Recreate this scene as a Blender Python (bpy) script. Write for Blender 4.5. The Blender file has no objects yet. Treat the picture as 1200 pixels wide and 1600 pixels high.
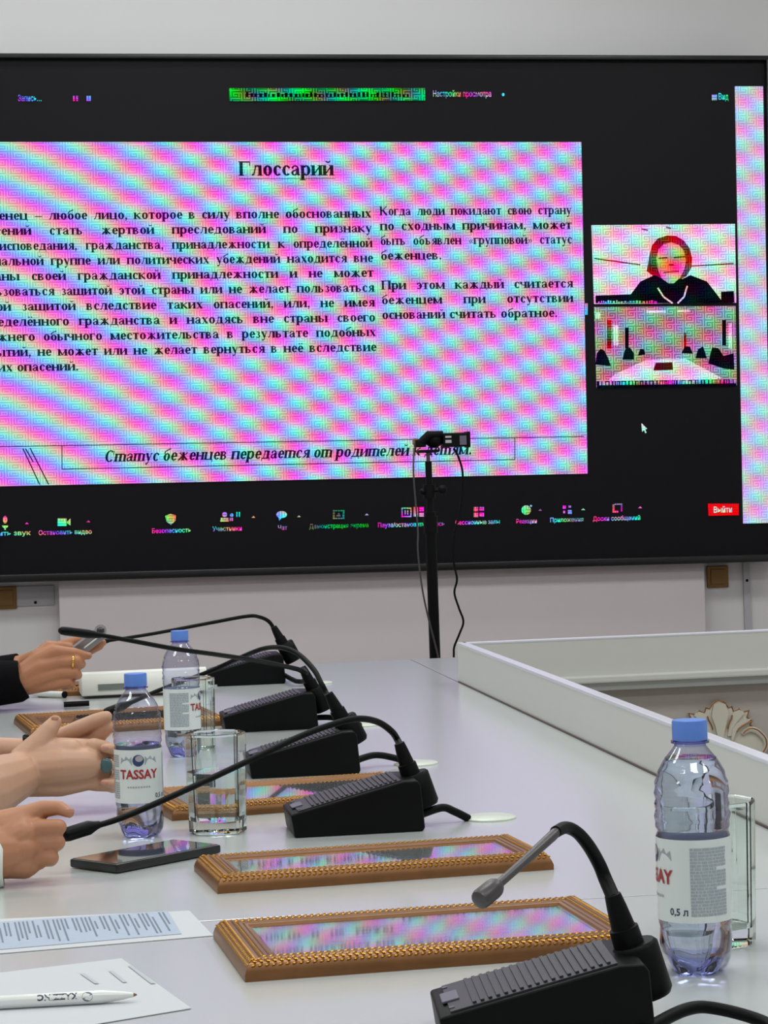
import bpy, bmesh, math, random
from mathutils import Vector, Matrix
random.seed(7)
PI = math.pi
SC = bpy.context.scene
COL = SC.collection

# ------------------------------------------------------------------ camera, light, exposure
F = 3775.0                 # focal length in pixels of a 1200x1600 frame
CAM_Z, TZ, YS = 1.20, 0.75, 8.0      # eye height, table height, distance of the LED wall
ROLL = math.radians(2.0)
yd = Vector((-540, -45, F)).normalized()            # table length direction seen from the lens
up = Vector((-math.sin(ROLL), -math.cos(ROLL), 0))
zd = (up - yd * up.dot(yd)).normalized()
xd = yd.cross(zd)
CR = Vector((xd.x, yd.x, zd.x)); CD = Vector((xd.y, yd.y, zd.y)); CF = Vector((xd.z, yd.z, zd.z))
EYE = Vector((0, 0, CAM_Z))
cam = bpy.data.cameras.new('camera'); camo = bpy.data.objects.new('camera', cam); COL.objects.link(camo)
camo.matrix_world = Matrix(((CR.x, -CD.x, -CF.x, 0), (CR.y, -CD.y, -CF.y, 0), (CR.z, -CD.z, -CF.z, CAM_Z), (0, 0, 0, 1)))
cam.sensor_fit = 'VERTICAL'; cam.sensor_height = 36; cam.lens = F / 1600 * 36
cam.clip_start = 0.05; cam.clip_end = 60
SC.camera = camo

w = bpy.data.worlds.new('world'); SC.world = w; w.use_nodes = True
w.node_tree.nodes['Background'].inputs[0].default_value = (.8, .85, 1, 1)
w.node_tree.nodes['Background'].inputs[1].default_value = 0.2

def lamp(x, y, sx, sy, power, col=(.955, 1, .975), z=3.44):
    l = bpy.data.lights.new('ceiling_lamp', 'AREA'); l.shape = 'RECTANGLE'; l.size = sx; l.size_y = sy
    l.energy = power; l.color = col
    o = bpy.data.objects.new('ceiling_lamp', l); COL.objects.link(o); o.location = (x, y, z)
for lx in (-1.6, 0.6, 2.8):
    for ly in (0.3, 2.9, 5.4):
        lamp(lx, ly, 1.1, .6, 25)
lamp(0.2, 7.2, 3.4, .25, 20)
SC.view_settings.view_transform = 'Standard'; SC.view_settings.look = 'None'
SC.view_settings.exposure = 0.0; SC.view_settings.gamma = 1.0
SC.view_settings.use_curve_mapping = False
SC.cycles.max_bounces = 14; SC.cycles.transmission_bounces = 12; SC.cycles.transparent_max_bounces = 16
SC.cycles.sample_clamp_indirect = 6

def ray(px, py):
    a, b = (px - 600) / F, (py - 800) / F
    return CR * a + CD * b + CF
def P(px, py, z=TZ):                     # the point of the table plane (or another height) seen at a pixel
    r = ray(px, py); return EYE + r * ((z - CAM_Z) / r.z)
def PY(px, py, y):                       # the point at a given distance down the room
    r = ray(px, py); return EYE + r * (y / r.y)

# ------------------------------------------------------------------ mesh helpers
class MB:
    def __init__(s): s.v = []; s.f = []
    def add(s, vs, fs, M=None):
        n = len(s.v)
        s.v += [tuple(M @ Vector(p)) if M else tuple(p) for p in vs]
        s.f += [tuple(i + n for i in f) for f in fs]; return s
    def box(s, c, d, M=None, b=0.0):
        x, y, z = d[0] / 2, d[1] / 2, d[2] / 2
        if b <= 0:
            vs = [(c[0] + i * x, c[1] + j * y, c[2] + k * z) for k in (-1, 1) for j in (-1, 1) for i in (-1, 1)]
            return s.add(vs, [(0, 2, 3, 1), (4, 5, 7, 6), (0, 1, 5, 4), (2, 6, 7, 3), (0, 4, 6, 2), (1, 3, 7, 5)], M)
        bm = bmesh.new(); bmesh.ops.create_cube(bm, size=1)
        for v in bm.verts: v.co = Vector((c[0] + v.co.x * d[0], c[1] + v.co.y * d[1], c[2] + v.co.z * d[2]))
        bmesh.ops.bevel(bm, geom=bm.edges[:], offset=b, segments=2, affect='EDGES', profile=.6)
        return s.bm(bm, M)
    def bm(s, bm, M=None):
        bm.verts.index_update()
        s.add([v.co.copy() for v in bm.verts], [[v.index for v in f.verts] for f in bm.faces], M); bm.free(); return s
    def tube(s, pts, r, n=10, cap=True):
        pts = [Vector(p) for p in pts]
        rs = r if isinstance(r, (list, tuple)) else [r] * len(pts)
        vs, fs = [], []; ref = None
        for i, p in enumerate(pts):
            t = (pts[min(i + 1, len(pts) - 1)] - pts[max(i - 1, 0)]).normalized()
            if ref is None: ref = Vector((0, 1, 0)) if abs(t.y) < .9 else Vector((1, 0, 0))
            a = (ref - t * ref.dot(t)).normalized(); b = t.cross(a); ref = a
            for k in range(n):
                th = 2 * PI * k / n; vs.append(p + (a * math.cos(th) + b * math.sin(th)) * rs[i])
        for i in range(len(pts) - 1):
            for k in range(n):
                k2 = (k + 1) % n; fs.append((i * n + k, i * n + k2, (i + 1) * n + k2, (i + 1) * n + k))
        if cap: fs += [tuple(range(n))[::-1], tuple((len(pts) - 1) * n + k for k in range(n))]
        return s.add(vs, fs)
    def lathe(s, prof, n=40, M=None, cap=(True, True), twist=None):
        vs, fs = [], []
        for i, (r, z) in enumerate(prof):
            for k in range(n):
                th = 2 * PI * k / n; rr = r if twist is None else twist(r, z, th)
                vs.append((rr * math.cos(th), rr * math.sin(th), z if twist is None or not isinstance(rr, tuple) else z))
        m = len(prof)
        for i in range(m - 1):
            for k in range(n):
                k2 = (k + 1) % n; fs.append((i * n + k, i * n + k2, (i + 1) * n + k2, (i + 1) * n + k))
        if cap[0]: fs.append(tuple(range(n))[::-1])
        if cap[1]: fs.append(tuple((m - 1) * n + k for k in range(n)))
        return s.add(vs, fs, M)
    def ball(s, c, r, n=12, m=8, M=None):
        r = r if isinstance(r, (tuple, list)) else (r, r, r)
        vs = [(0, 0, -1)]; fs = []
        for i in range(1, m):
            a = -PI / 2 + PI * i / m
            for k in range(n): vs.append((math.cos(a) * math.cos(2 * PI * k / n), math.cos(a) * math.sin(2 * PI * k / n), math.sin(a)))
        vs.append((0, 0, 1)); L = len(vs) - 1
        for k in range(n):
            k2 = (k + 1) % n; fs.append((0, 1 + k2, 1 + k)); fs.append((L, L - n + k, L - n + k2))
            for i in range(m - 2): fs.append((1 + i * n + k, 1 + i * n + k2, 1 + (i + 1) * n + k2, 1 + (i + 1) * n + k))
        vs = [Vector((v[0] * r[0], v[1] * r[1], v[2] * r[2])) for v in vs]
        if M: vs = [M @ v for v in vs]
        return s.add([v + Vector(c) for v in vs], fs)
    def prism(s, poly, a, b, ax='z'):      # polygon extruded from a to b along an axis
        def q(p, h): return {'z': (p[0], p[1], h), 'y': (p[0], h, p[1]), 'x': (h, p[0], p[1])}[ax]
        n = len(poly); vs = [q(p, a) for p in poly] + [q(p, b) for p in poly]
        fs = [tuple(range(n))[::-1], tuple(range(n, 2 * n))] + [(i, (i + 1) % n, n + (i + 1) % n, n + i) for i in range(n)]
        return s.add(vs, fs)
    def build(s, name, mat, parent=None, smooth=False, bevel=0, angle=40):
        me = bpy.data.meshes.new(name); me.from_pydata([tuple(v) for v in s.v], [], s.f)
        bm = bmesh.new(); bm.from_mesh(me)
        if bevel:
            bmesh.ops.remove_doubles(bm, verts=bm.verts[:], dist=1e-6)
        bmesh.ops.recalc_face_normals(bm, faces=bm.faces[:])
        if bevel:
            es = [e for e in bm.edges if len(e.link_faces) == 2 and e.calc_face_angle() > math.radians(30)]
            bmesh.ops.bevel(bm, geom=es, offset=bevel, segments=3, affect='EDGES', profile=.5)
        bm.to_mesh(me); bm.free()
        if smooth or bevel:
            me.polygons.foreach_set('use_smooth', [True] * len(me.polygons))
            me.set_sharp_from_angle(angle=math.radians(angle))
        me.materials.append(mat)
        o = bpy.data.objects.new(name, me); COL.objects.link(o)
        if parent: o.parent = parent
        return o
def spline(pts, n=8):                    # Catmull-Rom through points
    pts = [Vector(p) for p in pts]; out = []
    for i in range(len(pts) - 1):
        p0, p1, p2, p3 = pts[max(i - 1, 0)], pts[i], pts[i + 1], pts[min(i + 2, len(pts) - 1)]
        for k in range(n):
            t = k / n
            out.append(.5 * ((2 * p1) + (p2 - p0) * t + (2 * p0 - 5 * p1 + 4 * p2 - p3) * t * t + (3 * p1 - p0 - 3 * p2 + p3) * t ** 3))
    out.append(pts[-1]); return out
def tag(o, label, cat, group=None):
    o['label'] = label; o['category'] = cat
    if group: o['group'] = group
    return o
def thing(name, label, cat, loc, rz=0, group=None):
    o = bpy.data.objects.new(name, None); o.empty_display_size = .05; COL.objects.link(o)
    o.location = loc; o.rotation_euler = (0, 0, rz); tag(o, label, cat, group)
    return o
def struct(o): o['kind'] = 'structure'; return o
def loc_of(root, p):                     # world point -> local point of a root turned about z
    return Matrix.Rotation(-root.rotation_euler.z, 3, 'Z') @ (Vector(p) - root.location)

# ------------------------------------------------------------------ materials
def lin(c): return tuple((x / 255 / 12.92 if x / 255 <= .04045 else ((x / 255 + .055) / 1.055) ** 2.4) for x in c)
def srgb(*c): return lin(c) + (1,)
MATS = {}
def mat(name, rgb, rough=.5, metal=0, noise=0.0, nscale=20, spec=.5, bump=0, coat=0, **kw):
    m = bpy.data.materials.new(name); m.use_nodes = True; nt = m.node_tree; b = nt.nodes['Principled BSDF']
    b.inputs['Base Color'].default_value = srgb(*rgb); b.inputs['Roughness'].default_value = rough
    b.inputs['Metallic'].default_value = metal; b.inputs['Specular IOR Level'].default_value = spec
    b.inputs['Coat Weight'].default_value = coat
    for k, v in kw.items(): b.inputs[k.replace('_', ' ')].default_value = v
    if noise or bump:
        tc = nt.nodes.new('ShaderNodeTexCoord'); n = nt.nodes.new('ShaderNodeTexNoise'); n.inputs['Scale'].default_value = nscale
        n.inputs['Detail'].default_value = 5; nt.links.new(tc.outputs['Object'], n.inputs['Vector'])
    if noise:
        mx = nt.nodes.new('ShaderNodeMix'); mx.data_type = 'RGBA'
        c = lin(rgb); mx.inputs['A'].default_value = tuple(x * (1 - noise) for x in c) + (1,)
        mx.inputs['B'].default_value = tuple(min(1, x * (1 + noise)) for x in c) + (1,)
        nt.links.new(n.outputs['Fac'], mx.inputs['Factor']); nt.links.new(mx.outputs['Result'], b.inputs['Base Color'])
    if bump:
        bp = nt.nodes.new('ShaderNodeBump'); bp.inputs['Strength'].default_value = bump; bp.inputs['Distance'].default_value = .002
        nt.links.new(n.outputs['Fac'], bp.inputs['Height']); nt.links.new(bp.outputs['Normal'], b.inputs['Normal'])
    MATS[name] = m; return m
wall_m = mat('wall_paint', (226, 224, 226), .7, noise=.02, nscale=3)
lowwall_m = mat('lower_wall_paint', (214, 209, 211), .6, noise=.02, nscale=4)
ceil_m = mat('ceiling_paint', (235, 235, 232), .8, noise=.02)
floor_m = mat('floor_laminate', (150, 146, 140), .4, noise=.2, nscale=6)
panel_m = mat('panel_board', (205, 195, 198), .55, noise=.025, nscale=9)
table_m = mat('white_laminate', (193, 197, 197), .24, noise=.01, nscale=5, spec=.6, coat=.65, Coat_Roughness=.22)
riser_m = mat('white_board', (208, 208, 203), .35, noise=.015, nscale=5)
rim_m = mat('rim_screen_sheen', (214, 214, 224), .25)  # pale lavender paints the screen's reflection onto the border tops
apron_m = mat('apron_paint', (178, 170, 164), .5, noise=.03)
carve_m = mat('carved_cream', (205, 200, 186), .45, noise=.03)
gilt_m = mat('gilt_line', (150, 100, 55), .4, .5)
black_m = mat('black_plastic', (7, 7, 9), .45, spec=.14, noise=.1, nscale=60)
grille_m = mat('grille_plastic', (38, 36, 43), .4, noise=.05)
button_m = mat('button_plastic', (96, 92, 108), .4)
steel_m = mat('mic_steel', (84, 80, 82), .4, .6)
rubber_m = mat('black_rubber', (6, 6, 7), .5, spec=.14)
bronze_m = mat('bronze_gilding', (132, 90, 54), .36, .5, noise=.2, nscale=60)
gold_m = mat('gold_gilding', (190, 136, 52), .28, .85, noise=.15, nscale=80)
brass_m = mat('brass_plate', (128, 98, 58), .35, .7, noise=.12, nscale=8)
greyplate_m = mat('grey_plate', (176, 172, 178), .45)
paper_m = mat('white_paper', (197, 199, 204), .6, noise=.01)
bluep_m = mat('blue_print', (168, 180, 200), .6, noise=.05, nscale=80)
ink_m = mat('grey_ink', (110, 118, 135), .6)
ink2_m = mat('navy_ink', (60, 68, 88), .5)
faint_m = mat('faint_ink', (178, 184, 190), .6)
penw_m = mat('pen_white', (228, 230, 228), .25)
pent_m = mat('pen_tip', (130, 105, 80), .3, .8)
phone_m = mat('phone_body', (24, 24, 27), .35)
pglass_m = mat('phone_glass', (22, 23, 26), .04, spec=.8, coat=.6)
device_m = mat('white_plastic', (222, 222, 216), .35)
lcd_m = mat('grey_lcd', (116, 122, 118), .25)
grom_m = mat('grommet_plastic', (206, 212, 200), .35)
seam_m = mat('dark_seam', (82, 70, 66), .6)
cap_m = mat('blue_cap', (92, 134, 218), .4, noise=.04, **{'Subsurface_Weight': .0})
sleeve_m = mat('black_knit', (7, 6, 9), .85, spec=.1, noise=.2, nscale=150, bump=.4)
cuff_m = mat('white_cotton', (226, 228, 222), .8, noise=.02, bump=.3)
tanA_m = mat('skin_tan', (172, 114, 80), .48, noise=.07, nscale=35, bump=.12, Subsurface_Weight=.08, Subsurface_Scale=.004)
tanB_m = mat('skin_fair', (194, 150, 124), .48, noise=.06, nscale=35, bump=.12, Subsurface_Weight=.08, Subsurface_Scale=.004)
tanC_m = mat('skin_warm', (180, 124, 92), .48, noise=.07, nscale=35, bump=.12, Subsurface_Weight=.08, Subsurface_Scale=.004)
nailm = mat('nail', (196, 140, 120), .25)
stone_m = mat('dark_stone', (70, 96, 100), .15)
silver_m = mat('silver', (205, 205, 200), .2, 1)
label_m = mat('label_film', (222, 228, 228), .35)
red_m = mat('red_print', (168, 38, 44), .4)
blk_block = mat('grey_print', (160, 170, 178), .4, noise=.2, nscale=500)
navy_m = mat('navy_print', (50, 66, 110), .35)
bezel_m = mat('screen_bezel', (16, 15, 18), .3)

class X:                                  # tiny node-expression builder
    def __init__(s, nt, k): s.nt = nt; s.k = k
    def op(s, o, b=None, c=None):
        n = s.nt.nodes.new('ShaderNodeMath'); n.operation = o
        for i, q in enumerate((s, b, c)):
            if q is None: continue
            if isinstance(q, X): s.nt.links.new(q.k, n.inputs[i])
            else: n.inputs[i].default_value = q
        return X(s.nt, n.outputs[0])
    def __add__(s, b): return s.op('ADD', b)
    def __mul__(s, b): return s.op('MULTIPLY', b)
    def __sub__(s, b): return s.op('SUBTRACT', b)
    def sin(s): return s.op('SINE')
def thin_clear(name, tint, fac=1.0, rough=.02, slant=None):
    """thin clear sheet: Schlick reflection, the same from both sides"""
    m = bpy.data.materials.new(name); m.use_nodes = True; nt = m.node_tree; nt.nodes.clear()
    o = nt.nodes.new('ShaderNodeOutputMaterial'); mx = nt.nodes.new('ShaderNodeMixShader'); lw = nt.nodes.new('ShaderNodeLayerWeight'); lw.inputs['Blend'].default_value = .5
    t = nt.nodes.new('ShaderNodeBsdfTransparent'); g = nt.nodes.new('ShaderNodeBsdfGlossy')
    mc = nt.nodes.new('ShaderNodeMix'); mc.data_type = 'RGBA'      # longer path through the wall at a slant: more of its tint
    mc.inputs['A'].default_value = lin(tint) + (1,); mc.inputs['B'].default_value = lin(slant or tint) + (1,)
    pw = X(nt, lw.outputs['Facing']).op('POWER', 2.6); nt.links.new(pw.k, mc.inputs['Factor']); nt.links.new(mc.outputs['Result'], t.inputs[0])
    g.inputs['Roughness'].default_value = rough
    k = X(nt, lw.outputs['Facing']).op('POWER', 5.0) * (.95 * fac) + .045 * fac; k.nt.nodes[-1].use_clamp = True
    nt.links.new(k.k, mx.inputs[0])
    nt.links.new(t.outputs[0], mx.inputs[1]); nt.links.new(g.outputs[0], mx.inputs[2]); nt.links.new(mx.outputs[0], o.inputs[0])
    return m
pet_m = thin_clear('clear_pet', (238, 239, 249), 1.5, slant=(172, 170, 212))
petblue_m = thin_clear('blue_tinted_pet', (190, 194, 240), 1.5, slant=(90, 90, 170))
base_pet_m = thin_clear('thick_base_pet', (204, 206, 244), 1.8, slant=(84, 86, 205))
pane_m = thin_clear('picture_glass', (246, 247, 247), 1.35, .03)
def refr(name, tint, ior):
    m = bpy.data.materials.new(name); m.use_nodes = True; nt = m.node_tree; nt.nodes.clear()
    o = nt.nodes.new('ShaderNodeOutputMaterial'); g = nt.nodes.new('ShaderNodeBsdfGlass')
    g.inputs['Color'].default_value = lin(tint) + (1,); g.inputs['IOR'].default_value = ior; g.inputs['Roughness'].default_value = 0
    nt.links.new(g.outputs[0], o.inputs[0]); return m
glass_m = refr('tumbler_glass', (250, 253, 252), 1.45)
water_m = refr('water', (250, 252, 254), 1.33)

def led(name, rgb, amp=.22, hatch=.2, gain=1.0, mult=False):
    """light-emitting diode surface with camera moire painted into its emission colour"""
    m = bpy.data.materials.new(name); m.use_nodes = True; nt = m.node_tree; nt.nodes.clear()
    o = nt.nodes.new('ShaderNodeOutputMaterial'); em = nt.nodes.new('ShaderNodeEmission')
    tc = nt.nodes.new('ShaderNodeTexCoord'); sp = nt.nodes.new('ShaderNodeSeparateXYZ'); nt.links.new(tc.outputs['Object'], sp.inputs[0])
    x = X(nt, sp.outputs['X']) * (F / YS) + 600; y = X(nt, sp.outputs['Z']) * (-F / YS) + 890
    xc = x.op('MINIMUM', 640.0)
    g = xc * .0085 + xc * xc * 1.05e-5 + (x - xc) * .0225
    phx = g * (2 * PI) + y * (-.02 * 2 * PI)
    phy = y * (2 * PI / 44) + x * (2 * PI * .0085)
    ramp = (x * (1 / 520) + .15).op('MINIMUM', 1.0).op('MAXIMUM', .1); fall = (x * (-1 / 1100) + 1.45).op('MAXIMUM', .75)
    c3 = []
    for i, (d, e) in enumerate(((0.3, 3.4), (2.5, .5), (4.4, 1.9))):
        s_ = ((phx + d).sin() * fall + (phy + e).sin() * ramp) * (amp * (1.05, 1.0, .8)[i])
        c3.append(s_)
    hx = (x * (2 * PI / 4.2)).sin(); hy = (y * (2 * PI / 4.2)).sin()
    sel = ((phx * 2.0 + .7).sin() * (phy * 2.0).sin()).op('GREATER_THAN', 0.0)
    hh = (hx * sel + hy * (sel * -1.0 + 1.0)) * hatch
    cb = nt.nodes.new('ShaderNodeCombineColor')
    for i in range(3):
        if mult: v = (c3[i] * 2.2 + 1.0 + hh).op('MAXIMUM', .05) * rgb[i]
        else: v = (c3[i] + hh + rgb[i]).op('MAXIMUM', .03).op('MINIMUM', 1.0)
        v = v.op('POWER', 2.2)
        nt.links.new(v.k, cb.inputs[i])
    nt.links.new(cb.outputs[0], em.inputs['Color']); em.inputs['Strength'].default_value = gain
    nt.links.new(em.outputs[0], o.inputs[0]); return m
slide_m = led('lit_slide', (.745, .66, .86), .15, .09)
strip_m = led('lit_window', (.76, .74, .86), .10, .08)
tileA_m = led('lit_video', (.84, .80, .86), .12, .12)
tileB_m = led('lit_video_room', (.60, .55, .58), .12, .15)
green_m = led('lit_green', (.10, .60, .30), .14, .16)
uitxt_m = led('lit_interface_text', (.62, .58, .72), .26, .12, mult=False)
gtxt_m = led('lit_green_text', (.12, .6, .3), .14, .1)
redb_m = led('lit_red', (.93, .07, .10), .02, .03)
hair_m = led('lit_hair', (.46, .20, .16), .16, .12)
face_m = led('lit_face', (.88, .52, .52), .20, .10)
darkv_m = led('lit_dark', (.07, .07, .11), .03, .03)
maroon_m = led('lit_maroon', (.34, .06, .08), .04, .03)
txt_m = led('slide_text', (.16, .13, .22), .07, .05)
black_disp = mat('display_black', (12, 9, 16), .45, noise=.1, nscale=2, spec=.18)

# ------------------------------------------------------------------ lettering
def inter(txt, size, bold=0.0, sx=1.0, align='LEFT'):
    c = bpy.data.curves.new('t', 'FONT'); c.body = txt; c.size = size; c.resolution_u = 2; c.offset = bold; c.align_x = align
    o = bpy.data.objects.new('t', c); COL.objects.link(o); bpy.context.view_layer.update()
    me = o.to_mesh(); vs = [(v.co.x * sx, v.co.y) for v in me.vertices]; fs = [tuple(p.vertices) for p in me.polygons]
    o.to_mesh_clear(); bpy.data.objects.remove(o); bpy.data.curves.remove(c)
    return vs, fs
# a bold Cyrillic serif face drawn from strokes; x-height 10, cap height 14, stem 2.9
ST = 3.5
def g_s(x, a=0, b=10, sb=1, st=1): return [('s', x, a, b, sb, st)]
def g_h(x0, x1, y, t=1.5): return [('h', x0, x1, y, t)]
def g_d(x0, y0, x1, y1, w=1.5): return [('d', x0, y0, x1, y1, w)]
def g_o(cx, cy, rx, ry, a0=0, a1=360, w=ST): return [('o', cx, cy, rx, ry, a0, a1, w)]
def glyphs():
    G = {}
    n2 = g_s(2) + g_s(9.5)
    G['и'] = (12, n2 + g_d(2.5, 1, 9, 9, 1.3)); G['й'] = (12, G['и'][1] + g_o(5.7, 14.2, 2.7, 2.2, 180, 360, 1.2))
    G['н'] = (12, n2 + g_h(2, 9.5, 5.2)); G['п'] = (12, n2 + g_h(1, 10.5, 9.4))
    G['л'] = (12, g_s(9.3) + g_d(5, 9.6, 2.6, .8, 1.4) + g_h(3.5, 10, 9.4) + g_o(1.6, 1, 1.0, 1.0, 0, 360, 1))
    G['д'] = (12.5, g_s(9, 0, 10, 0, 1) + g_d(5, 9.6, 3, .8, 1.4) + g_h(3.5, 10, 9.4) + g_h(.4, 12, .6) + g_h(.4, 1.4, -1.2, 3) + g_h(11, 12, -1.2, 3))
    G['ц'] = (12.6, n2 + g_h(2, 11.4, .6) + g_h(11, 12, -1, 3)); G['ш'] = (17, g_s(2) + g_s(8.4) + g_s(14.8) + g_h(2, 14.8, .6))
    G['щ'] = (17.5, G['ш'][1] + g_h(16, 17, -1, 3)); G['т'] = (10.4, g_s(5.2) + g_h(.4, 10, 9.4) + g_h(.4, 1.3, 8.2, 2.4) + g_h(9.1, 10, 8.2, 2.4))
    G['г'] = (9, g_s(2) + g_h(2, 8.6, 9.4) + g_h(7.7, 8.6, 8, 3)); G['к'] = (11.6, g_s(2) + g_d(3, 5, 8.6, 9, 1.3) + g_d(4.6, 5.4, 9.6, .6, 2.6) + g_o(9, 9, 1, 1, 0, 360, 1) + g_h(8.5, 11.4, .4, .8))
    G['ж'] = (16.4, g_s(8) + g_d(8, 5, 3.4, 9, 1.3) + g_d(8, 5, 12.8, 9, 1.3) + g_d(7, 5.2, 2.4, .6, 2.4) + g_d(9, 5.2, 13.8, .6, 2.4) + g_o(3, 9, 1, 1, 0, 360, 1) + g_o(13, 9, 1, 1, 0, 360, 1) + g_h(.6, 3.2, .4, .8) + g_h(13, 15.6, .4, .8))
    G['х'] = (10.8, g_d(2.4, 9.6, 8.4, .4, 3) + g_d(2.2, .4, 8.4, 9.6, 1.2) + g_h(.6, 5, 9.6, .8) + g_h(6.4, 10.2, 9.6, .8) + g_h(.4, 4, .4, .8) + g_h(6, 10.4, .4, .8))
    G['у'] = (10.6, g_d(2.2, 9.6, 6, .6, 3) + g_d(8.6, 9.6, 4.4, -3.4, 1.3) + g_h(.4, 4.6, 9.6, .8) + g_h(6.8, 10.2, 9.6, .8) + g_o(3, -3.2, 1.4, 1.2, 0, 360, 1.4))
    G['ч'] = (11.6, g_s(9) + g_s(2, 6, 10, 0, 1) + g_o(5.4, 6.6, 3.8, 2.6, 180, 320, 1.6)); G['ь'] = (10.8, g_s(2) + g_o(5, 2.9, 3.9, 2.9, -100, 100, 2.6) + g_h(2, 5, 5.5) + g_h(2, 5, .5))
    G['ы'] = (15, G['ь'][1] + g_s(12.6)); G['ъ'] = (12, [('s', 3.4, 0, 10, 1, 0)] + g_h(.4, 4, 9.4) + g_o(6.4, 2.9, 3.9, 2.9, -100, 100, 2.6) + g_h(3.4, 6.4, 5.5) + g_h(3.4, 6.4, .5))
    G['в'] = (10.8, g_s(2) + g_o(5, 2.8, 3.9, 2.8, -100, 100, 2.6) + g_o(4.8, 7.6, 3.2, 2.4, -100, 100, 2.3) + g_h(2, 5, 5.3) + g_h(2, 5, .5) + g_h(2, 5, 9.5))
    G['о'] = (10.6, g_o(5.3, 5, 4.7, 5.2)); G['с'] = (9.4, g_o(5.2, 5, 4.6, 5.2, 50, 320) + g_o(7.7, 7.8, 1.2, 1.2, 0, 360, 1.2))
    G['е'] = (9.6, g_o(5.1, 5, 4.5, 5.2, 0, 325) + g_h(2, 9, 5.2)); G['ё'] = (9.6, G['е'][1] + g_o(3.2, 13, 1.1, 1.1, 0, 360, 1.1) + g_o(7, 13, 1.1, 1.1, 0, 360, 1.1))
    G['э'] = (9.4, g_o(4.4, 5, 4.6, 5.2, -140, 140) + g_h(3.6, 8, 5.2) + g_o(1.9, 7.8, 1.1, 1.1, 0, 360, 1.1)); G['з'] = (8.6, g_o(4, 7.5, 3.2, 2.6, -90, 150, 2.3) + g_o(4, 2.8, 3.8, 2.9, -150, 90, 2.6))
    G['а'] = (10.4, [('s', 7.2, .6, 7, 0, 0)] + g_o(4.8, 7, 3.8, 3.1, 0, 150, 1.9) + g_o(4, 2.7, 3.4, 2.8, 60, 330, 2.4) + g_d(4.5, 5.2, 7, 6, 1.2) + g_h(7, 9.8, .9, 1.6) + g_o(2.2, 7.6, 1.2, 1.2, 0, 360, 1.2))
    G['р'] = (11.4, [('s', 2.2, -4.4, 10, 1, 1)] + g_o(6, 5, 4.6, 5.2, -140, 140)); G['б'] = (10.6, g_o(5.3, 4.6, 4.7, 4.8) + g_o(6.2, 9, 5.4, 4.6, 90, 185, 1.8) + g_d(6, 13.4, 9.4, 14.6, 1.6))
    G['ф'] = (14.4, [('s', 7, -4.4, 14, 1, 1)] + g_o(7, 5, 6.3, 5)); G['м'] = (15, g_s(2.2, 0, 10) + g_s(12.4) + g_d(2.4, 9.6, 7, .8, 2.2) + g_d(12, 9.6, 7.4, .8, 1.3))
    G['ю'] = (16, g_s(2) + g_o(10.6, 5, 4.6, 5.2) + g_h(2, 7, 5.2)); G['я'] = (11, g_s(8.6) + g_o(6, 7.2, 4, 2.8, 80, 280, 2.4) + g_h(5.6, 9, 4.8) + g_h(5.6, 9, 9.5) + g_d(5.6, 4.4, 2.6, .6, 2) + g_h(.6, 3.4, .4, .8))
    G['m'] = (16, g_s(2) + g_s(8) + g_s(14, 0, 9) + g_o(5, 7, 3.4, 3, 20, 160, 1.6) + g_o(11, 7, 3.4, 3, 20, 160, 1.6))
    G[' '] = (5.5, [])
    G['–'] = (13, g_h(1, 12, 4.8, 1.3)); G['.'] = (5, g_o(2.4, 1.3, 1.5, 1.5, 0, 360, 1.5)); G[','] = (5, G['.'][1] + g_d(3, .8, 1.6, -2.6, 1.2))
    G['«'] = (9.5, g_d(4.2, 7.6, 1.4, 4.8, 1.2) + g_d(4.2, 2, 1.4, 4.8, 1.2) + g_d(8, 7.6, 5.2, 4.8, 1.2) + g_d(8, 2, 5.2, 4.8, 1.2)); G['»'] = (9.5, [('d', 9.4 - q[1], q[2], 9.4 - q[3], q[4], q[5]) for q in G['«'][1]])
    G['Г'] = (13, g_s(2.6, 0, 14) + g_h(2, 12, 13.3, 1.3) + g_h(11, 12, 11.6, 4)); G['П'] = (16, g_s(2.6, 0, 14) + g_s(12.8, 0, 14) + g_h(2, 13, 13.3, 1.3))
    G['К'] = (16, g_s(2.6, 0, 14) + g_d(4, 7, 12, 13.2, 1.4) + g_d(6, 8, 13, .6, 3) + g_h(10.6, 15, .5, .9) + g_h(9.6, 14, 13.5, .9))
    G['Б'] = (14, g_s(2.6, 0, 14) + g_h(2, 11.6, 13.3, 1.3) + g_h(10.6, 11.6, 11.8, 3.6) + g_o(7, 3.9, 5.2, 3.9, -100, 100) + g_h(2, 7, 7.4) + g_h(2, 7, .6))
    G['С'] = (14.4, g_o(7.4, 7, 6.4, 7.3, 45, 320) + g_h(11.6, 12.6, 11, 5))
    return G
GL = glyphs()
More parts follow.
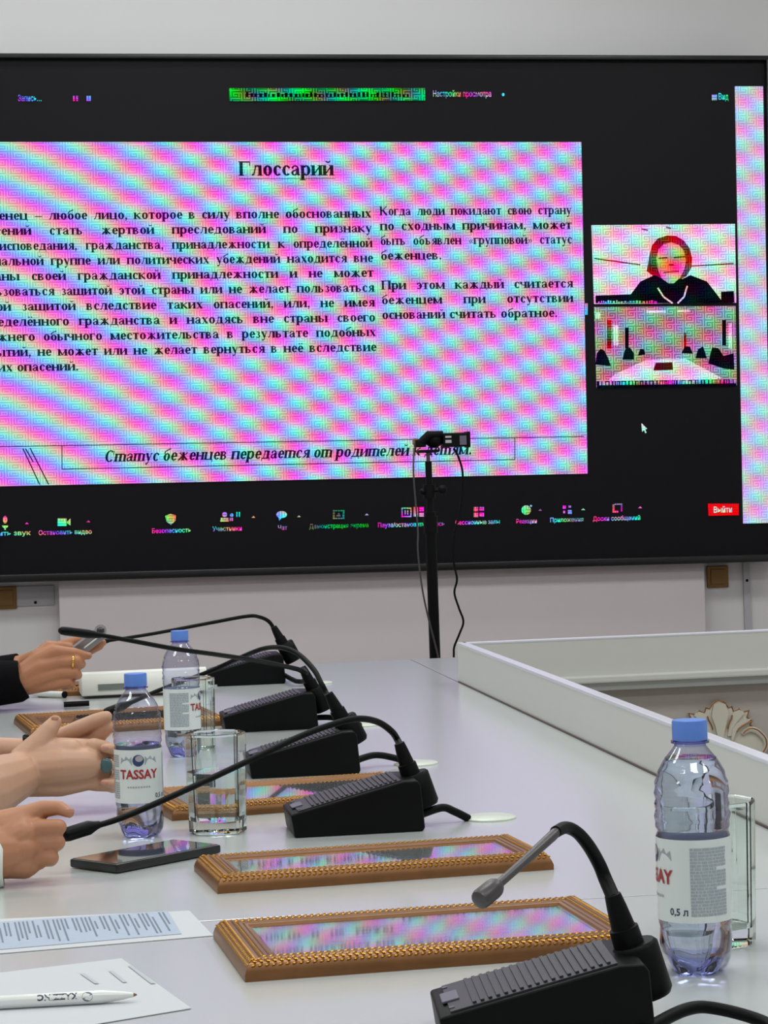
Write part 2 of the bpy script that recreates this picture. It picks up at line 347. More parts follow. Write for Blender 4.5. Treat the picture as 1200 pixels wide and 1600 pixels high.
def glyph_mesh(ops):
    vs, fs = [], []
    def quad(*p):
        n = len(vs); vs.extend(p); fs.append((n, n + 1, n + 2, n + 3))
    for q in ops:
        if q[0] == 's':
            _, x, a, b, sb, st = q; h = ST / 2; quad((x - h, a), (x + h, a), (x + h, b), (x - h, b))
            if sb: quad((x - h - 1.2, a), (x + h + 1.2, a), (x + h + 1.2, a + .9), (x - h - 1.2, a + .9))
            if st: quad((x - h - 1.2, b - .9), (x + h * .6, b - .9), (x + h * .6, b), (x - h - 1.2, b))
        elif q[0] == 'h':
            _, x0, x1, y, t = q; quad((x0, y - t / 2), (x1, y - t / 2), (x1, y + t / 2), (x0, y + t / 2))
        elif q[0] == 'd':
            _, x0, y0, x1, y1, wd = q; L = math.hypot(x1 - x0, y1 - y0); nx, ny = -(y1 - y0) / L * wd / 2, (x1 - x0) / L * wd / 2
            quad((x0 - nx, y0 - ny), (x1 - nx, y1 - ny), (x1 + nx, y1 + ny), (x0 + nx, y0 + ny))
        else:
            _, cx, cy, rx, ry, a0, a1, wd = q; k = max(6, int(abs(a1 - a0) / 24)); tn = min(1.4, ry)
            for i in range(k):
                pr = []
                for t in (i, i + 1):
                    a = math.radians(a0 + (a1 - a0) * t / k); c, s_ = math.cos(a), math.sin(a)
                    pr.append(((cx + rx * c, cy + ry * s_), (cx + max(0, rx - wd) * c, cy + max(0, ry - tn) * s_)))
                quad(pr[0][0], pr[1][0], pr[1][1], pr[0][1])
    return vs, fs
GM = {k: (a, *glyph_mesh(o)) for k, (a, o) in GL.items()}
def word_w(wd): return sum(GM[c][0] for c in wd)
def put_word(mb, wd, x, y, s, fx, place, shear=0.0):
    for c in wd:
        a, vs, fs = GM[c]
        mb.add([place(x + (p[0] + shear * p[1]) * s * fx, y + p[1] * s) for p in vs], fs)
        x += a * s * fx
def justify(mb, line, x0, x1, y, s, fx, place, shear=0.0, full=True):
    ws = line.split(); tot = sum(word_w(q) for q in ws) * s * fx
    gap = (x1 - x0 - tot) / max(1, len(ws) - 1) if full else 6 * s
    x = x0
    for q in ws:
        put_word(mb, q, x, y, s, fx, place, shear); x += word_w(q) * s * fx + gap

# ------------------------------------------------------------------ the room
XL, XR, YF, YB, ZC = -3.6, 5.0, -2.6, 8.14, 3.55
struct(MB().box(((XL + XR) / 2, (YF + YB) / 2, -.05), (XR - XL, YB - YF, .1)).build('floor', floor_m))
struct(MB().box(((XL + XR) / 2, (YF + YB) / 2, ZC + .05), (XR - XL, YB - YF, .1)).build('ceiling', ceil_m))
struct(MB().box(((XL + XR) / 2, YB + .05, ZC / 2), (XR - XL + .2, .1, ZC)).build('wall_back', wall_m))
struct(MB().box(((XL + XR) / 2, YF - .05, ZC / 2), (XR - XL + .2, .1, ZC)).build('wall_front', wall_m))
struct(MB().box((XL - .05, (YF + YB) / 2, ZC / 2), (.1, YB - YF, ZC)).build('wall_left', wall_m))
struct(MB().box((XR + .05, (YF + YB) / 2, ZC / 2), (.1, YB - YF, ZC)).build('wall_right', wall_m))

# ------------------------------------------------------------------ LED screen
TILT = math.radians(-0.62)                 # the screen hangs a touch out of level
SO = PY(600, 890, YS)
def S(px, py):                             # point of the screen face -> (u, v) metres in the screen's own frame
    p = PY(px, py, YS) - SO; c, s = math.cos(TILT), math.sin(TILT)
    return (p.x * c + p.z * s, -p.x * s + p.z * c)
scr = thing('led_screen', 'huge black LED wall screen showing a Russian text slide and two video tiles', 'screen', SO)
scr.rotation_euler = (0, -TILT, 0)
K = YS / F
def lay(mb_uv, depth):                     # flat layer: list of (u,v)
    return [(u, -depth, v) for u, v in mb_uv]
def slab(mb, pts, d0, d1):                 # thin raised slab with outline in (u,v)
    return mb.prism([(p[0], p[1]) for p in pts], -d0, -d1, 'y')
def quadpx(a, b, c, d): return [S(*a), S(*b), S(*c), S(*d)]
u0, u1 = S(-190, 500)[0], S(1203, 500)[0]
vb, vt = S(600, 884)[1], S(600, 92)[1]
MB().box(((u0 + u1) / 2, .055, (vb + vt) / 2), (u1 - u0, .10, vt - vb)).build('display_panel', black_disp, scr)
bz = MB(); t = .016
bz.box(((u0 + u1) / 2, .045, vt + t / 2 - .004), (u1 - u0 + 2 * t, .13, t)).box(((u0 + u1) / 2, .045, vb - t / 2), (u1 - u0 + 2 * t, .13, t * 1.6))
bz.box((u0 - t / 2, .045, (vb + vt) / 2), (t, .13, vt - vb)).box((u1 + t / 2, .045, (vb + vt) / 2), (t, .13, vt - vb))
bz.build('bezel', bezel_m, scr, bevel=.003)
sl = slab(MB(), quadpx((-58, 761), (918, 740), (908, 222), (-58, 222)), 0, .003).build('slide', slide_m, scr)
def place_at(px, py, dep):
    o = S(px, py)
    return lambda x, y: (o[0] + x * K, -dep, o[1] + y * K)
D1 = .0045
h = MB(); pl = place_at(373, 275, D1); justify(h, 'Глоссарий', 0, 150, 0, 1.62, 150 / (word_w('Глоссарий') * 1.62), pl, full=False)
h.add([pl(x, y) for x, y in ((0, -5.2), (152, -5.2), (152, -4.2), (0, -4.2))], [(0, 1, 2, 3)])
h.build('slide_heading', txt_m, sl)
LEFT = ['Беженец – любое лицо, которое в силу вполне обоснованных', 'опасений стать жертвой преследований по признаку',
        'вероисповедания, гражданства, принадлежности к определённой', 'социальной группе или политических убеждений находится вне',
        'страны своей гражданской принадлежности и не может', 'пользоваться защитой этой страны или не желает пользоваться',
        'такой защитой вследствие таких опасений, или, не имея', 'определённого гражданства и находясь вне страны своего',
        'прежнего обычного местожительства в результате подобных', 'событий, не может или не желает вернуться в неё вследствие', 'таких опасений.']
bt = MB(); pl = place_at(0, 344, D1)
for i, ln in enumerate(LEFT):
    justify(bt, ln, -42, 578 + i * .4, -i * 23.35, 1.02, 1.0 if word_w(ln) * 1.02 < 590 else 590 / (word_w(ln) * 1.02), pl, full=i < 10)
bt.build('slide_text', txt_m, sl)
RIGHT = ['Когда люди покидают свою страну', 'по сходным причинам, может', 'быть объявлен «групповой» статус', 'беженцев.', '',
         'При этом каждый считается', 'беженцем при отсутствии', 'оснований считать обратное.']
bt = MB(); pl = place_at(593, 337, D1)
for i, ln in enumerate(RIGHT):
    if ln: justify(bt, ln, 0, 309, -i * 23.3, 1.02, 1.0 if word_w(ln) * 1.02 < 296 else 290 / (word_w(ln) * 1.02), pl, full=i not in (3, 7))
bt.build('slide_text', txt_m, sl)
bt = MB(); pl = place_at(162, 722, D1); FT = 'Сmаmус беженцев передаеmся оm родиmелей к деmям.'
justify(bt, FT, 0, 580, 0, 1.28, 545 / (sum(word_w(q) for q in FT.split()) * 1.28), pl, .22)
bt.build('slide_footer', txt_m, sl)
ln = MB()
def stroke(mb, a, b, wd, dep):
    p, q = Vector(S(*a)), Vector(S(*b)); n = (q - p).normalized(); n = Vector((-n.y, n.x)) * wd * K / 2
    mb.add([(r.x, -dep, r.y) for r in (p - n, q - n, q + n, p + n)], [(0, 1, 2, 3)])
for a, b in (((-50, 699), (912, 682)), ((97, 697), (97, 733)), ((97, 733), (804, 718)), ((804, 684), (804, 718))): stroke(ln, a, b, 1.3, D1)
for a, b in (((36, 701), (62, 757)), ((47, 700), (76, 757)), ((40, 701), (52, 722))): stroke(ln, a, b, 1.8, D1)
ln.build('slide_rule_lines', txt_m, sl)
slab(MB(), quadpx((1161, 818), (1203, 817), (1192, 135), (1148, 135)), 0, .003).build('side_window', strip_m, scr)
# video tiles
def rc(x0, y0, x1, y1): return [(x0, y1), (x1, y1), (x1, y0), (x0, y0)]
t1 = slab(MB(), quadpx((928, 475), (1150, 473), (1148, 350), (924, 352)), 0, .003).build('video_tile', tileA_m, scr)
def flat(name, pts, m, par, dep):
    return MB().add([(S(*p)[0], -dep, S(*p)[1]) for p in pts], [tuple(range(len(pts)))]).build(name, m, par)
def ell(cx, cy, rx, ry, n=20, a0=0, a1=360): return [(cx + rx * math.cos(math.radians(a0 + (a1 - a0) * i / n)), cy + ry * math.sin(math.radians(a0 + (a1 - a0) * i / n))) for i in range(n)]
flat('video_person_hair', [(1010, 424), (1014, 400), (1018, 384), (1027, 373), (1042, 368), (1056, 369), (1068, 376), (1077, 388), (1081, 404), (1080, 418), (1072, 432), (1062, 437), (1036, 437), (1022, 433)], hair_m, t1, .0042)
flat('video_person_jumper', [(980, 474), (985, 460), (1000, 440), (1022, 430), (1036, 436), (1066, 436), (1078, 430), (1104, 440), (1118, 458), (1130, 474)], darkv_m, t1, .005)
flat('video_person_face', [(1025, 404), (1028, 390), (1036, 382), (1048, 379), (1060, 383), (1068, 392), (1071, 406), (1069, 420), (1062, 434), (1052, 443), (1044, 443), (1033, 435), (1027, 421)], face_m, t1, .0058)
f = MB()
for a, b in (((1028, 404), (1042, 403)), ((1052, 403), (1070, 401)), ((1036, 426), (1060, 424)), ((1044, 414), (1052, 414))): stroke(f, a, b, 2.6, .0066)
f.build('video_person_features', hair_m, t1)
f = MB()
for a, b in (((1027, 450), (1036, 464)), ((1036, 464), (1050, 474)), ((1073, 447), (1068, 464)), ((1068, 464), (1058, 474))): stroke(f, a, b, 2.6, .0066)
f.build('video_person_necklace', tileA_m, t1)
for a, b in (((928, 404), (1000, 414)), ((1080, 416), (1146, 412)), ((1002, 358), (1012, 360)), ((1040, 355), (1048, 357))):
    f = MB(); stroke(f, a, b, 2.2, .0042); f.build('video_wall_line', hair_m, t1)
flat('video_desk', [(930, 474), (930, 462), (985, 460), (985, 474)], darkv_m, t1, .0046)
flat('video_cabinet', [(1126, 474), (1126, 456), (1146, 455), (1147, 473)], darkv_m, t1, .0046)
def dashes(mb, x0, x1, y, hgt, dep, slope=0.0, gap=2.0, wmin=1.5, wmax=4.5):
    x = x0
    while x < x1:
        wd = random.uniform(wmin, wmax); hh = hgt * random.uniform(.55, 1)
        mb.add([(S(*p)[0], -dep, S(*p)[1]) for p in ((x, y + slope * (x - x0)), (x + wd, y + slope * (x - x0)), (x + wd, y - hh + slope * (x - x0)), (x, y - hh + slope * (x - x0)))], [(0, 1, 2, 3)])
        x += wd + gap * random.uniform(.5, 1.2)
f = MB(); dashes(f, 934, 1022, 475, 6, .0074); f.build('video_caption', uitxt_m, t1)
t2 = slab(MB(), quadpx((932, 606), (1151, 602), (1149, 478), (928, 480)), 0, .003).build('video_tile', tileB_m, scr)
for pts in ([(930, 570), (932, 552), (938, 545), (944, 548), (950, 560), (954, 572)], [(972, 562), (976, 546), (984, 543), (990, 552), (990, 562)], [(996, 556), (1000, 545), (1006, 546), (1008, 554)],
            [(1064, 552), (1070, 541), (1078, 542), (1082, 553)], [(1086, 560), (1090, 546), (1098, 541), (1104, 560)], [(1106, 568), (1112, 543), (1122, 544), (1130, 556), (1146, 552), (1147, 578), (1130, 576)]):
    flat('video_seated_figure', pts, darkv_m, t2, .0042)
flat('video_tabletop', [(960, 585), (1010, 562), (1070, 560), (1130, 592), (1130, 598), (945, 600)], tileA_m, t2, .004)
for x0, x1, y0, y1, m_ in ((948, 955, 500, 545, hair_m), (976, 982, 512, 545, darkv_m), (958, 966, 508, 540, tileA_m), (1068, 1072, 520, 545, hair_m), (1128, 1134, 500, 540, darkv_m), (1138, 1143, 505, 545, tileA_m)):
    flat('video_column', rc(x0, y0, x1, y1), m_, t2, .0036)
for x0, x1, y0, y1 in ((1010, 1040, 485, 489), (1058, 1078, 484, 488), (930, 938, 488, 498)): flat('video_ceiling_light', rc(x0, y0, x1, y1), tileA_m, t2, .0036)
flat('video_red_box', [(1020, 579), (1024, 567), (1050, 566), (1051, 578)], maroon_m, t2, .005)
f = MB(); stroke(f, (932, 601), (1150, 598), 11, .0046); f.build('video_caption_bar', darkv_m, t2)
f = MB(); dashes(f, 936, 1148, 602, 8, .0054, -.015); f.build('video_caption', uitxt_m, t2)
# interface words and icons
gb = slab(MB(), quadpx((358, 158), (664, 157), (664, 138), (358, 138)), 0, .003).build('green_banner', green_m, scr)
f = MB(); dashes(f, 384, 640, 152, 8, .0042, 0, 3, 2, 5); f.build('banner_words', darkv_m, gb)
def ui(txt, px, py, wpx, size=8.5, m=uitxt_m, name='interface_words', par=scr):
    vs, fs = inter(txt, size * 1.45, .18)
    w0 = max(v[0] for v in vs); o = S(px, py); sx = wpx / w0
    return MB().add([(o[0] + v[0] * sx * K, -.002 if par is scr else -.0045, o[1] + v[1] * K) for v in vs], fs).build(name, m, par)
ui('Запись…', 28, 158, 36, 9); ui('Настройки просмотра', 676, 151, 94, 9); ui('Вид', 1122, 156, 17, 10)
for txt, px, py, wpx, m in (('Включить звук', -42, 838, 88, uitxt_m), ('Остановить видео', 60, 836, 82, uitxt_m), ('Безопасность', 237, 833, 61, uitxt_m), ('Участники', 332, 830, 46, uitxt_m),
                            ('Чат', 434, 828, 15, uitxt_m), ('Демонстрация экрана', 483, 826, 94, gtxt_m), ('Пауза/остановить запись', 590, 824, 107, uitxt_m), ('Сессионные залы', 711, 820, 72, uitxt_m),
                            ('Реакции', 806, 818, 34, uitxt_m), ('Приложения', 859, 816, 55, uitxt_m), ('Доски сообщений', 926, 814, 78, uitxt_m)):
    ui(txt, px, py, wpx, 6.8, m)
def icon(shapes, m=uitxt_m, name='interface_icon'):
    mb = MB()
    for s in shapes: mb.add([(S(*p)[0], -.002, S(*p)[1]) for p in s], [tuple(range(len(s)))])
    return mb.build(name, m, scr)
icon([ell(8, 812, 3.5, 6, 12), ell(8, 821, 5, 4.5, 10)[:6], rc(7, 822, 9, 828)]); icon([rc(90, 810, 104, 822), [(105, 815), (110, 810), (110, 821), (105, 818)]])
icon([[(258, 806), (266, 803), (275, 805), (274, 814), (267, 820), (260, 815)]]); icon([ell(351, 804, 4, 4, 10), [(344, 815), (345, 809), (357, 809), (358, 815)], ell(362, 805, 3, 3, 8), rc(359, 809, 364, 814), rc(369, 800, 371, 808), rc(373, 800, 375, 808)])
icon([ell(440, 804, 8.5, 5.5, 14), [(435, 808), (441, 808), (436, 814)]]); icon([rc(520, 797, 538, 799), rc(520, 809, 538, 811), rc(520, 799, 523, 809), rc(535, 799, 538, 809), [(525, 807), (529, 801), (533, 807)]], gtxt_m)
icon([rc(627, 793, 629, 808), rc(641, 793, 643, 808), rc(629, 793, 641, 795), rc(629, 806, 641, 808), rc(632, 797, 634, 804), rc(636, 797, 638, 804)]); icon([rc(646, 792, 653, 807), rc(655, 792, 662, 799), rc(655, 801, 662, 807)])
icon([rc(740, 792, 747, 799), rc(749, 792, 756, 798), rc(740, 801, 747, 808), rc(749, 801, 756, 807)]); icon([ell(822, 797, 7.5, 7.5, 16), rc(828, 789, 831, 792)])
icon([rc(879, 790, 884, 795), rc(888, 790, 892, 793), rc(880, 798, 883, 802), rc(887, 797, 893, 803)]); icon([rc(957, 788, 960, 799), rc(970, 787, 972, 799), rc(957, 798, 966, 801), rc(960, 787, 970, 789)])
for x, y in ((42, 818), (138, 815), (396, 808), (467, 807), (573, 804), (844, 797), (911, 796), (1000, 793)): icon([[(x - 3, y + 1), (x, y - 2), (x + 3, y + 1)]], name='menu_arrow')
icon([rc(114, 150, 117, 158), rc(119, 150, 122, 158)]); icon([rc(135, 150, 142, 158)]); icon([rc(1112, 148, 1120, 157)]); icon([ell(786, 148, 2.5, 2.5, 8)], name='menu_arrow')
icon([[(1002, 661), (1003, 675), (1006, 672), (1008, 677), (1010, 676), (1008, 671), (1011, 670)]], tileA_m, 'mouse_pointer')
rb = slab(MB(), quadpx((1107, 806), (1154, 805), (1154, 787), (1106, 787)), 0, .003).build('leave_button', redb_m, scr)
ui('Выйти', 1114, 801, 31, 9, tileA_m, 'button_words', rb)
icon([rc(914, 474, 918, 492)], uitxt_m, 'scroll_handle')

# wall furniture below the screen
def wallbox(x0, y0, x1, y1, yb, dep):      # pixel corners -> box standing off the back wall, in the same tilt as the screen
    a, b = PY(x0, y0, yb), PY(x1, y1, yb)
    return ((a.x + b.x) / 2, yb + dep / 2, (a.z + b.z) / 2), (abs(b.x - a.x), dep, abs(a.z - b.z))
pa, pb = PY(91, 1005, 8.04), PY(1102, 980, 8.04)
pt = PY(91, 893, 8.04); pt2 = PY(1100, 868, 8.04)
lp = MB().prism([(pa.x, 0.0), (pb.x, 0.0), (pt2.x, pt2.z - .012), (pt.x, pt.z - .012)], 8.04, 8.115, 'y').build('wall_panel', panel_m, None, bevel=.003)
tag(lp, 'long plain white board panel on the wall under the LED screen', 'panel')
gs = MB().box((PY(1070, 867, 8.06).x, 8.035, pt2.z + .006), (.125, .012, .007)).build('gold_clip', gold_m, lp)
dd = MB()
zt = PY(600, 880, 8.1).z + .02
lw = MB().box(((XL + XR) / 2, 8.1275, zt / 2), (XR - XL, .024, zt)).build('trim_1', lowwall_m); struct(lw)
def socket(px, py, label):
    c = PY(px, py, 8.11); r = thing('wall_socket', label, 'socket', (c.x, 8.115, c.z - .038))
    MB().box((0, -.006, .038), (.076, .012, .076), b=.003).build('socket_frame', brass_m, r)
    MB().box((0, -.0135, .038), (.052, .004, .052), b=.0015).build('socket_insert', brass_m, r)
    return r
socket(1121, 901, 'brass wall socket plate right of the long white panel')
socket(8, 934, 'brass wall socket plate at the left, beside the grey cover strip')
c = PY(55, 931, 8.11); r = thing('cover_strip', 'grey flat cover plate on the wall left of the white panel', 'plate', (c.x, 8.115, c.z))
MB().box((0, -.004, 0), (.125, .008, .066), b=.002).build('plate', greyplate_m, r); MB().ball((.0, -.009, -.022), (.005, .003, .005)).build('screw', black_m, r)
c = PY(1167, 930, 8.11); r = thing('cable_duct', 'vertical pale grey duct strip on the wall at the far right', 'duct', (c.x, 8.115, 0))
MB().box((0, -.006, .44), (.024, .012, .88), b=.002).build('duct_cover', greyplate_m, r); MB().ball((0, -.013, PY(1167, 907, 8.1).z), (.005, .003, .005)).build('screw', black_m, r)

# ------------------------------------------------------------------ conference table
tb = thing('conference_table', 'white hollow conference table with raised inner border boards', 'table', (0, 0, 0))
XT0, XT1 = -.24, .866; YT0, YSEAM, YIN, YT1 = 1.15, 2.45, 5.035, 5.71
g = .0024
def board(x0, x1, y0, y1, name='tabletop'):
    return MB().box(((x0 + x1) / 2, (y0 + y1) / 2, TZ - .016), (x1 - x0 - g, y1 - y0 - g, .032), b=.0012).build(name, table_m, tb)
board(XT0, XT1, YT0, YSEAM); board(XT0, XT1, YSEAM, YT1); board(XT1, 3.6, YIN, YT1)
MB().box((.31, YSEAM, TZ - .0174), (1.09, .006, .034)).build('seam_gap', seam_m, tb)
MB().box((XT1, 5.375, TZ - .0174), (.006, .66, .034)).build('seam_gap', seam_m, tb)
RH = .081
rs = MB().box((XT1 + .010, (YT0 + YIN) / 2, TZ + RH / 2 - .02), (.018, YIN - YT0 + .02, RH + .036)).build('border_board', riser_m, tb)
MB().box((XT1 + .010, (YT0 + YIN) / 2, TZ + RH), (.020, YIN - YT0 + .022, .006), b=.002).build('edge_band', rim_m, rs)
MB().box((XT1 - .0005, (YT0 + YIN) / 2, TZ + .0012), (.003, YIN - YT0, .0026)).build('base_gap', seam_m, rs)
rs2 = MB().box(((XT1 + 3.6) / 2 + .01, YIN + .001, TZ + RH / 2 - .006), (3.6 - XT1, .018, RH + .012)).build('border_board', riser_m, tb)
MB().box(((XT1 + 3.6) / 2 + .01, YIN + .001, TZ + RH), (3.6 - XT1, .020, .006), b=.002).build('edge_band', rim_m, rs2)
MB().box(((XT1 + 3.6) / 2 + .01, YIN - .010, TZ - .006), (3.6 - XT1, .016, .016), b=.004).build('lip_moulding', riser_m, rs2)
MB().box(((XT1 + 3.6) / 2, YIN + .05, .36), (3.6 - XT1, .03, .71)).build('apron', apron_m, tb)
MB().box((XT1 - .05, (YT0 + YIN) / 2, .36), (.03, YIN - YT0, .71)).build('apron', apron_m, tb)
MB().box((XT0 + .35, (YT0 + YT1) / 2, .36), (.03, YT1 - YT0 - .1, .71)).build('apron', apron_m, tb)
for y in (1.35, 3.4, 5.6): MB().box((.3, y, .36), (.7, .04, .72)).build('leg', apron_m, tb)
# carved shell on the far apron
cv0 = PY(1140, 1150, YIN + .02)
kx = 5.05 / F
def CV(px, py): return ((px - 1122) * kx, (1150 - py) * kx)
cvr = MB(); cg = MB()
def Z8(X_, Y_): return CV(1000 + X_ / 6, 1040 + Y_ / 6)
half = [(735, 305), (795, 335), (830, 385), (865, 375), (880, 425), (935, 400), (965, 435), (1035, 420), (1012, 485), (1062, 522), (1040, 560), (1120, 625), (1190, 715), (1150, 830), (1040, 900), (900, 960), (735, 980)]
full = [Z8(*q) for q in half] + [Z8(1470 - q[0], q[1]) for q in half[-2:0:-1]]
cvr.prism(full, 0, -.010, 'y')
top = [i for i in range(len(full)) if full[i][1] > Z8(0, 730)[1]]
def line(pts, d, r_=.0015): cg.tube([(p[0], -d, p[1]) for p in pts], r_, 6)
rim = [Z8(1470 - q[0], q[1]) for q in half[12:0:-1]] + [Z8(*q) for q in half[:13]]
line(rim, .0105, .0017)
def leaf(pts, th, gold=True):            # raised lobe with its gilt edge
    q = [Z8(*p) for p in pts]; cvr.prism(q, -.008, -.008 - th, 'y')
leaf([(665, 400), (680, 345), (735, 330), (795, 345), (812, 400), (820, 460), (790, 560), (760, 700), (715, 700), (690, 560), (655, 460)], .009)
for s_ in (1, -1):
    m_ = (lambda q: q) if s_ > 0 else (lambda q: (1470 - q[0], q[1]))
    leaf([m_(q) for q in ((850, 470), (875, 430), (935, 408), (990, 440), (930, 500), (880, 560), (850, 660), (810, 660), (830, 560))], .006)
    leaf([m_(q) for q in ((860, 590), (900, 540), (970, 500), (1050, 500), (1000, 535), (930, 570), (890, 620), (860, 700), (840, 700))], .010)
    line([Z8(*m_(q)) for q in ((858, 455), (850, 490), (828, 530), (815, 560), (810, 590))], .0165)
    line([Z8(*m_(q)) for q in ((895, 620), (915, 590), (945, 565), (985, 545), (1030, 532), (1060, 520))], .0185)
    arc = spline([Vector((Z8(*m_(q))[0], -.012, Z8(*m_(q))[1])) for q in ((960, 650), (990, 622), (1040, 605), (1100, 622), (1150, 665), (1185, 715), (1190, 780), (1150, 850))], 5)
    cvr.tube(arc, [.0045 + .0025 * math.sin(PI * i / (len(arc) - 1)) for i in range(len(arc))], 8); cg.tube([p + Vector((0, -.006, .003)) for p in arc], .0016, 6)
co = cvr.build('carved_shell', carve_m, tb, smooth=True, angle=35); co.location = (PY(1122, 1150, YIN + .035).x, YIN + .035, PY(1122, 1150, YIN + .035).z)
cgo = cg.build('gilt_outline', gilt_m, co, smooth=True)
def grommet(px, py, r=.034):
    p = P(px, py); MB().lathe([(0, 0), (r, 0), (r, .002), (r * .92, .0035), (0, .0035)], 32, Matrix.Translation((p.x, p.y, TZ)), cap=(False, False)).build('cable_grommet', grom_m, tb, smooth=True)
    return p
GR = [grommet(765, 1279), grommet(650, 1194), grommet(570, 1133), grommet(495, 1068)]

# ------------------------------------------------------------------ camera pole, camcorder, cables
YPOLE = 6.25
pz = lambda px, py: PY(px, py, YPOLE)
b0, b1, b2, b3 = pz(680, 1035), pz(676, 870), pz(671, 770), pz(669, 714)
st = thing('tripod_stand', 'tall black tripod stand standing behind the far table edge', 'stand', (b0.x, YPOLE, 0))
dx = (b3.x - b0.x) / (b3.z - b0.z)
def pp(z): return (dx * (z - b0.z), 0, z)
MB().tube([pp(.35), pp(b2.z - .05)], .0145, 16).build('pole_tube', black_m, st, smooth=True)
MB().tube([pp(b2.z - .06), pp(b3.z - .012)], .0088, 14).build('inner_tube', black_m, st, smooth=True)
zc = pz(670, 820).z; MB().tube([pp(zc - .022), pp(zc + .022)], .019, 14).build('collar', black_m, st, smooth=True)
zc = pz(670, 768).z; MB().tube([pp(zc - .018), pp(zc + .018)], .016, 14).build('collar', black_m, st, smooth=True)
q = pp(zc); MB().tube([(q[0], 0, q[2]), (q[0] + .03, -.01, q[2] + .004)], .006, 8).ball((q[0] + .033, -.011, q[2] + .004), (.012, .008, .012)).ball((q[0] - .018, -.004, q[2]), .009).build('clamp_knob', black_m, st, smooth=True)
MB().tube([pp(b3.z - .014), pp(b3.z + .012)], [.005, .005], 10).build('mount_pin', steel_m, st, smooth=True)
for k in range(3):
    a = k * 2.094 + .5; MB().tube([(pp(.42)[0], 0, .42), (math.cos(a) * .42, math.sin(a) * .42, .012)], .009, 10).build('leg', black_m, st, smooth=True)
c0 = pz(668, 690)
vc = thing('video_camera', 'small black camcorder mounted on top of the tripod pole', 'camera', (c0.x, YPOLE, b3.z + .012))
V = lambda px, py, dy=0.0: Vector((pz(px, py).x - vc.location.x, dy, pz(px, py).z - vc.location.z))
a, b = V(690, 688), V(732, 688)
MB().box(((a.x + b.x) / 2, 0, a.z), (b.x - a.x, .05, .037), b=.004).build('camera_body', black_m, vc)
MB().box((V(730, 688).x, 0, a.z), (.008, .056, .042), b=.003).build('lens_hood', rubber_m, vc)
MB().ball(V(678, 687), (.024, .028, .022), 18, 12).build('battery_grip', black_m, vc, smooth=True)
MB().tube([V(660, 690, -.01), V(668, 680, -.02), V(690, 678, -.02)], [.013, .012, .008], 12).build('hand_strap', rubber_m, vc, smooth=True)
MB().box(V(656, 693), (.028, .04, .020), Matrix.Identity(4), .004).build('viewfinder', black_m, vc)
MB().box(V(649, 690), (.012, .03, .016), Matrix.Identity(4), .003).build('eyepiece', brass_m, vc)
lb = MB(); o = V(698, 684); lb.box((o.x, -.0255, o.z + .002), (.016, .001, .005)).box((o.x, -.0255, o.z - .010), (.016, .001, .008)); lb.build('side_sticker', greyplate_m, vc)
o = V(721, 688); MB().box((o.x, -.0255, o.z), (.018, .001, .024)).build('logo_plate', button_m, vc)
MB().box((V(668, 702).x, 0, .003), (.055, .04, .008), b=.002).build('mount_plate', rubber_m, vc)
def cable(name, label, pts, r, m=rubber_m, ys=None):
    pts = spline(pts, 8); o = pts[-1].copy(); t_ = MB().tube([p - o for p in pts], r, 8).build(name, m, None, smooth=True); t_.location = o
    return tag(t_, label, 'cable')
cable('signal_cable', 'thin black cable hanging left of the pole and crossing it', [PY(647, 700, 6.21), PY(646, 735, 6.2), PY(649, 780, 6.2), PY(653, 830, 6.2), PY(653, 862, 6.2), PY(659, 915, 6.2), PY(668, 960, 6.2), PY(684, 1024, 6.2), PY(690, 1060, 6.2)], .0024, steel_m)
cable('power_cable', 'thin black wavy cable hanging right of the pole', [PY(710, 702, 6.25), PY(717, 716, 6.28), PY(723, 742, 6.3), PY(720, 790, 6.3), PY(709, 840, 6.3), PY(709, 878, 6.3), PY(714, 905, 6.3), PY(710, 926, 6.3), PY(717, 950, 6.3), PY(724, 971, 6.3), PY(718, 990, 6.3), PY(710, 1010, 6.3), PY(709, 1024, 6.3), PY(709, 1060, 6.3)], .0030)

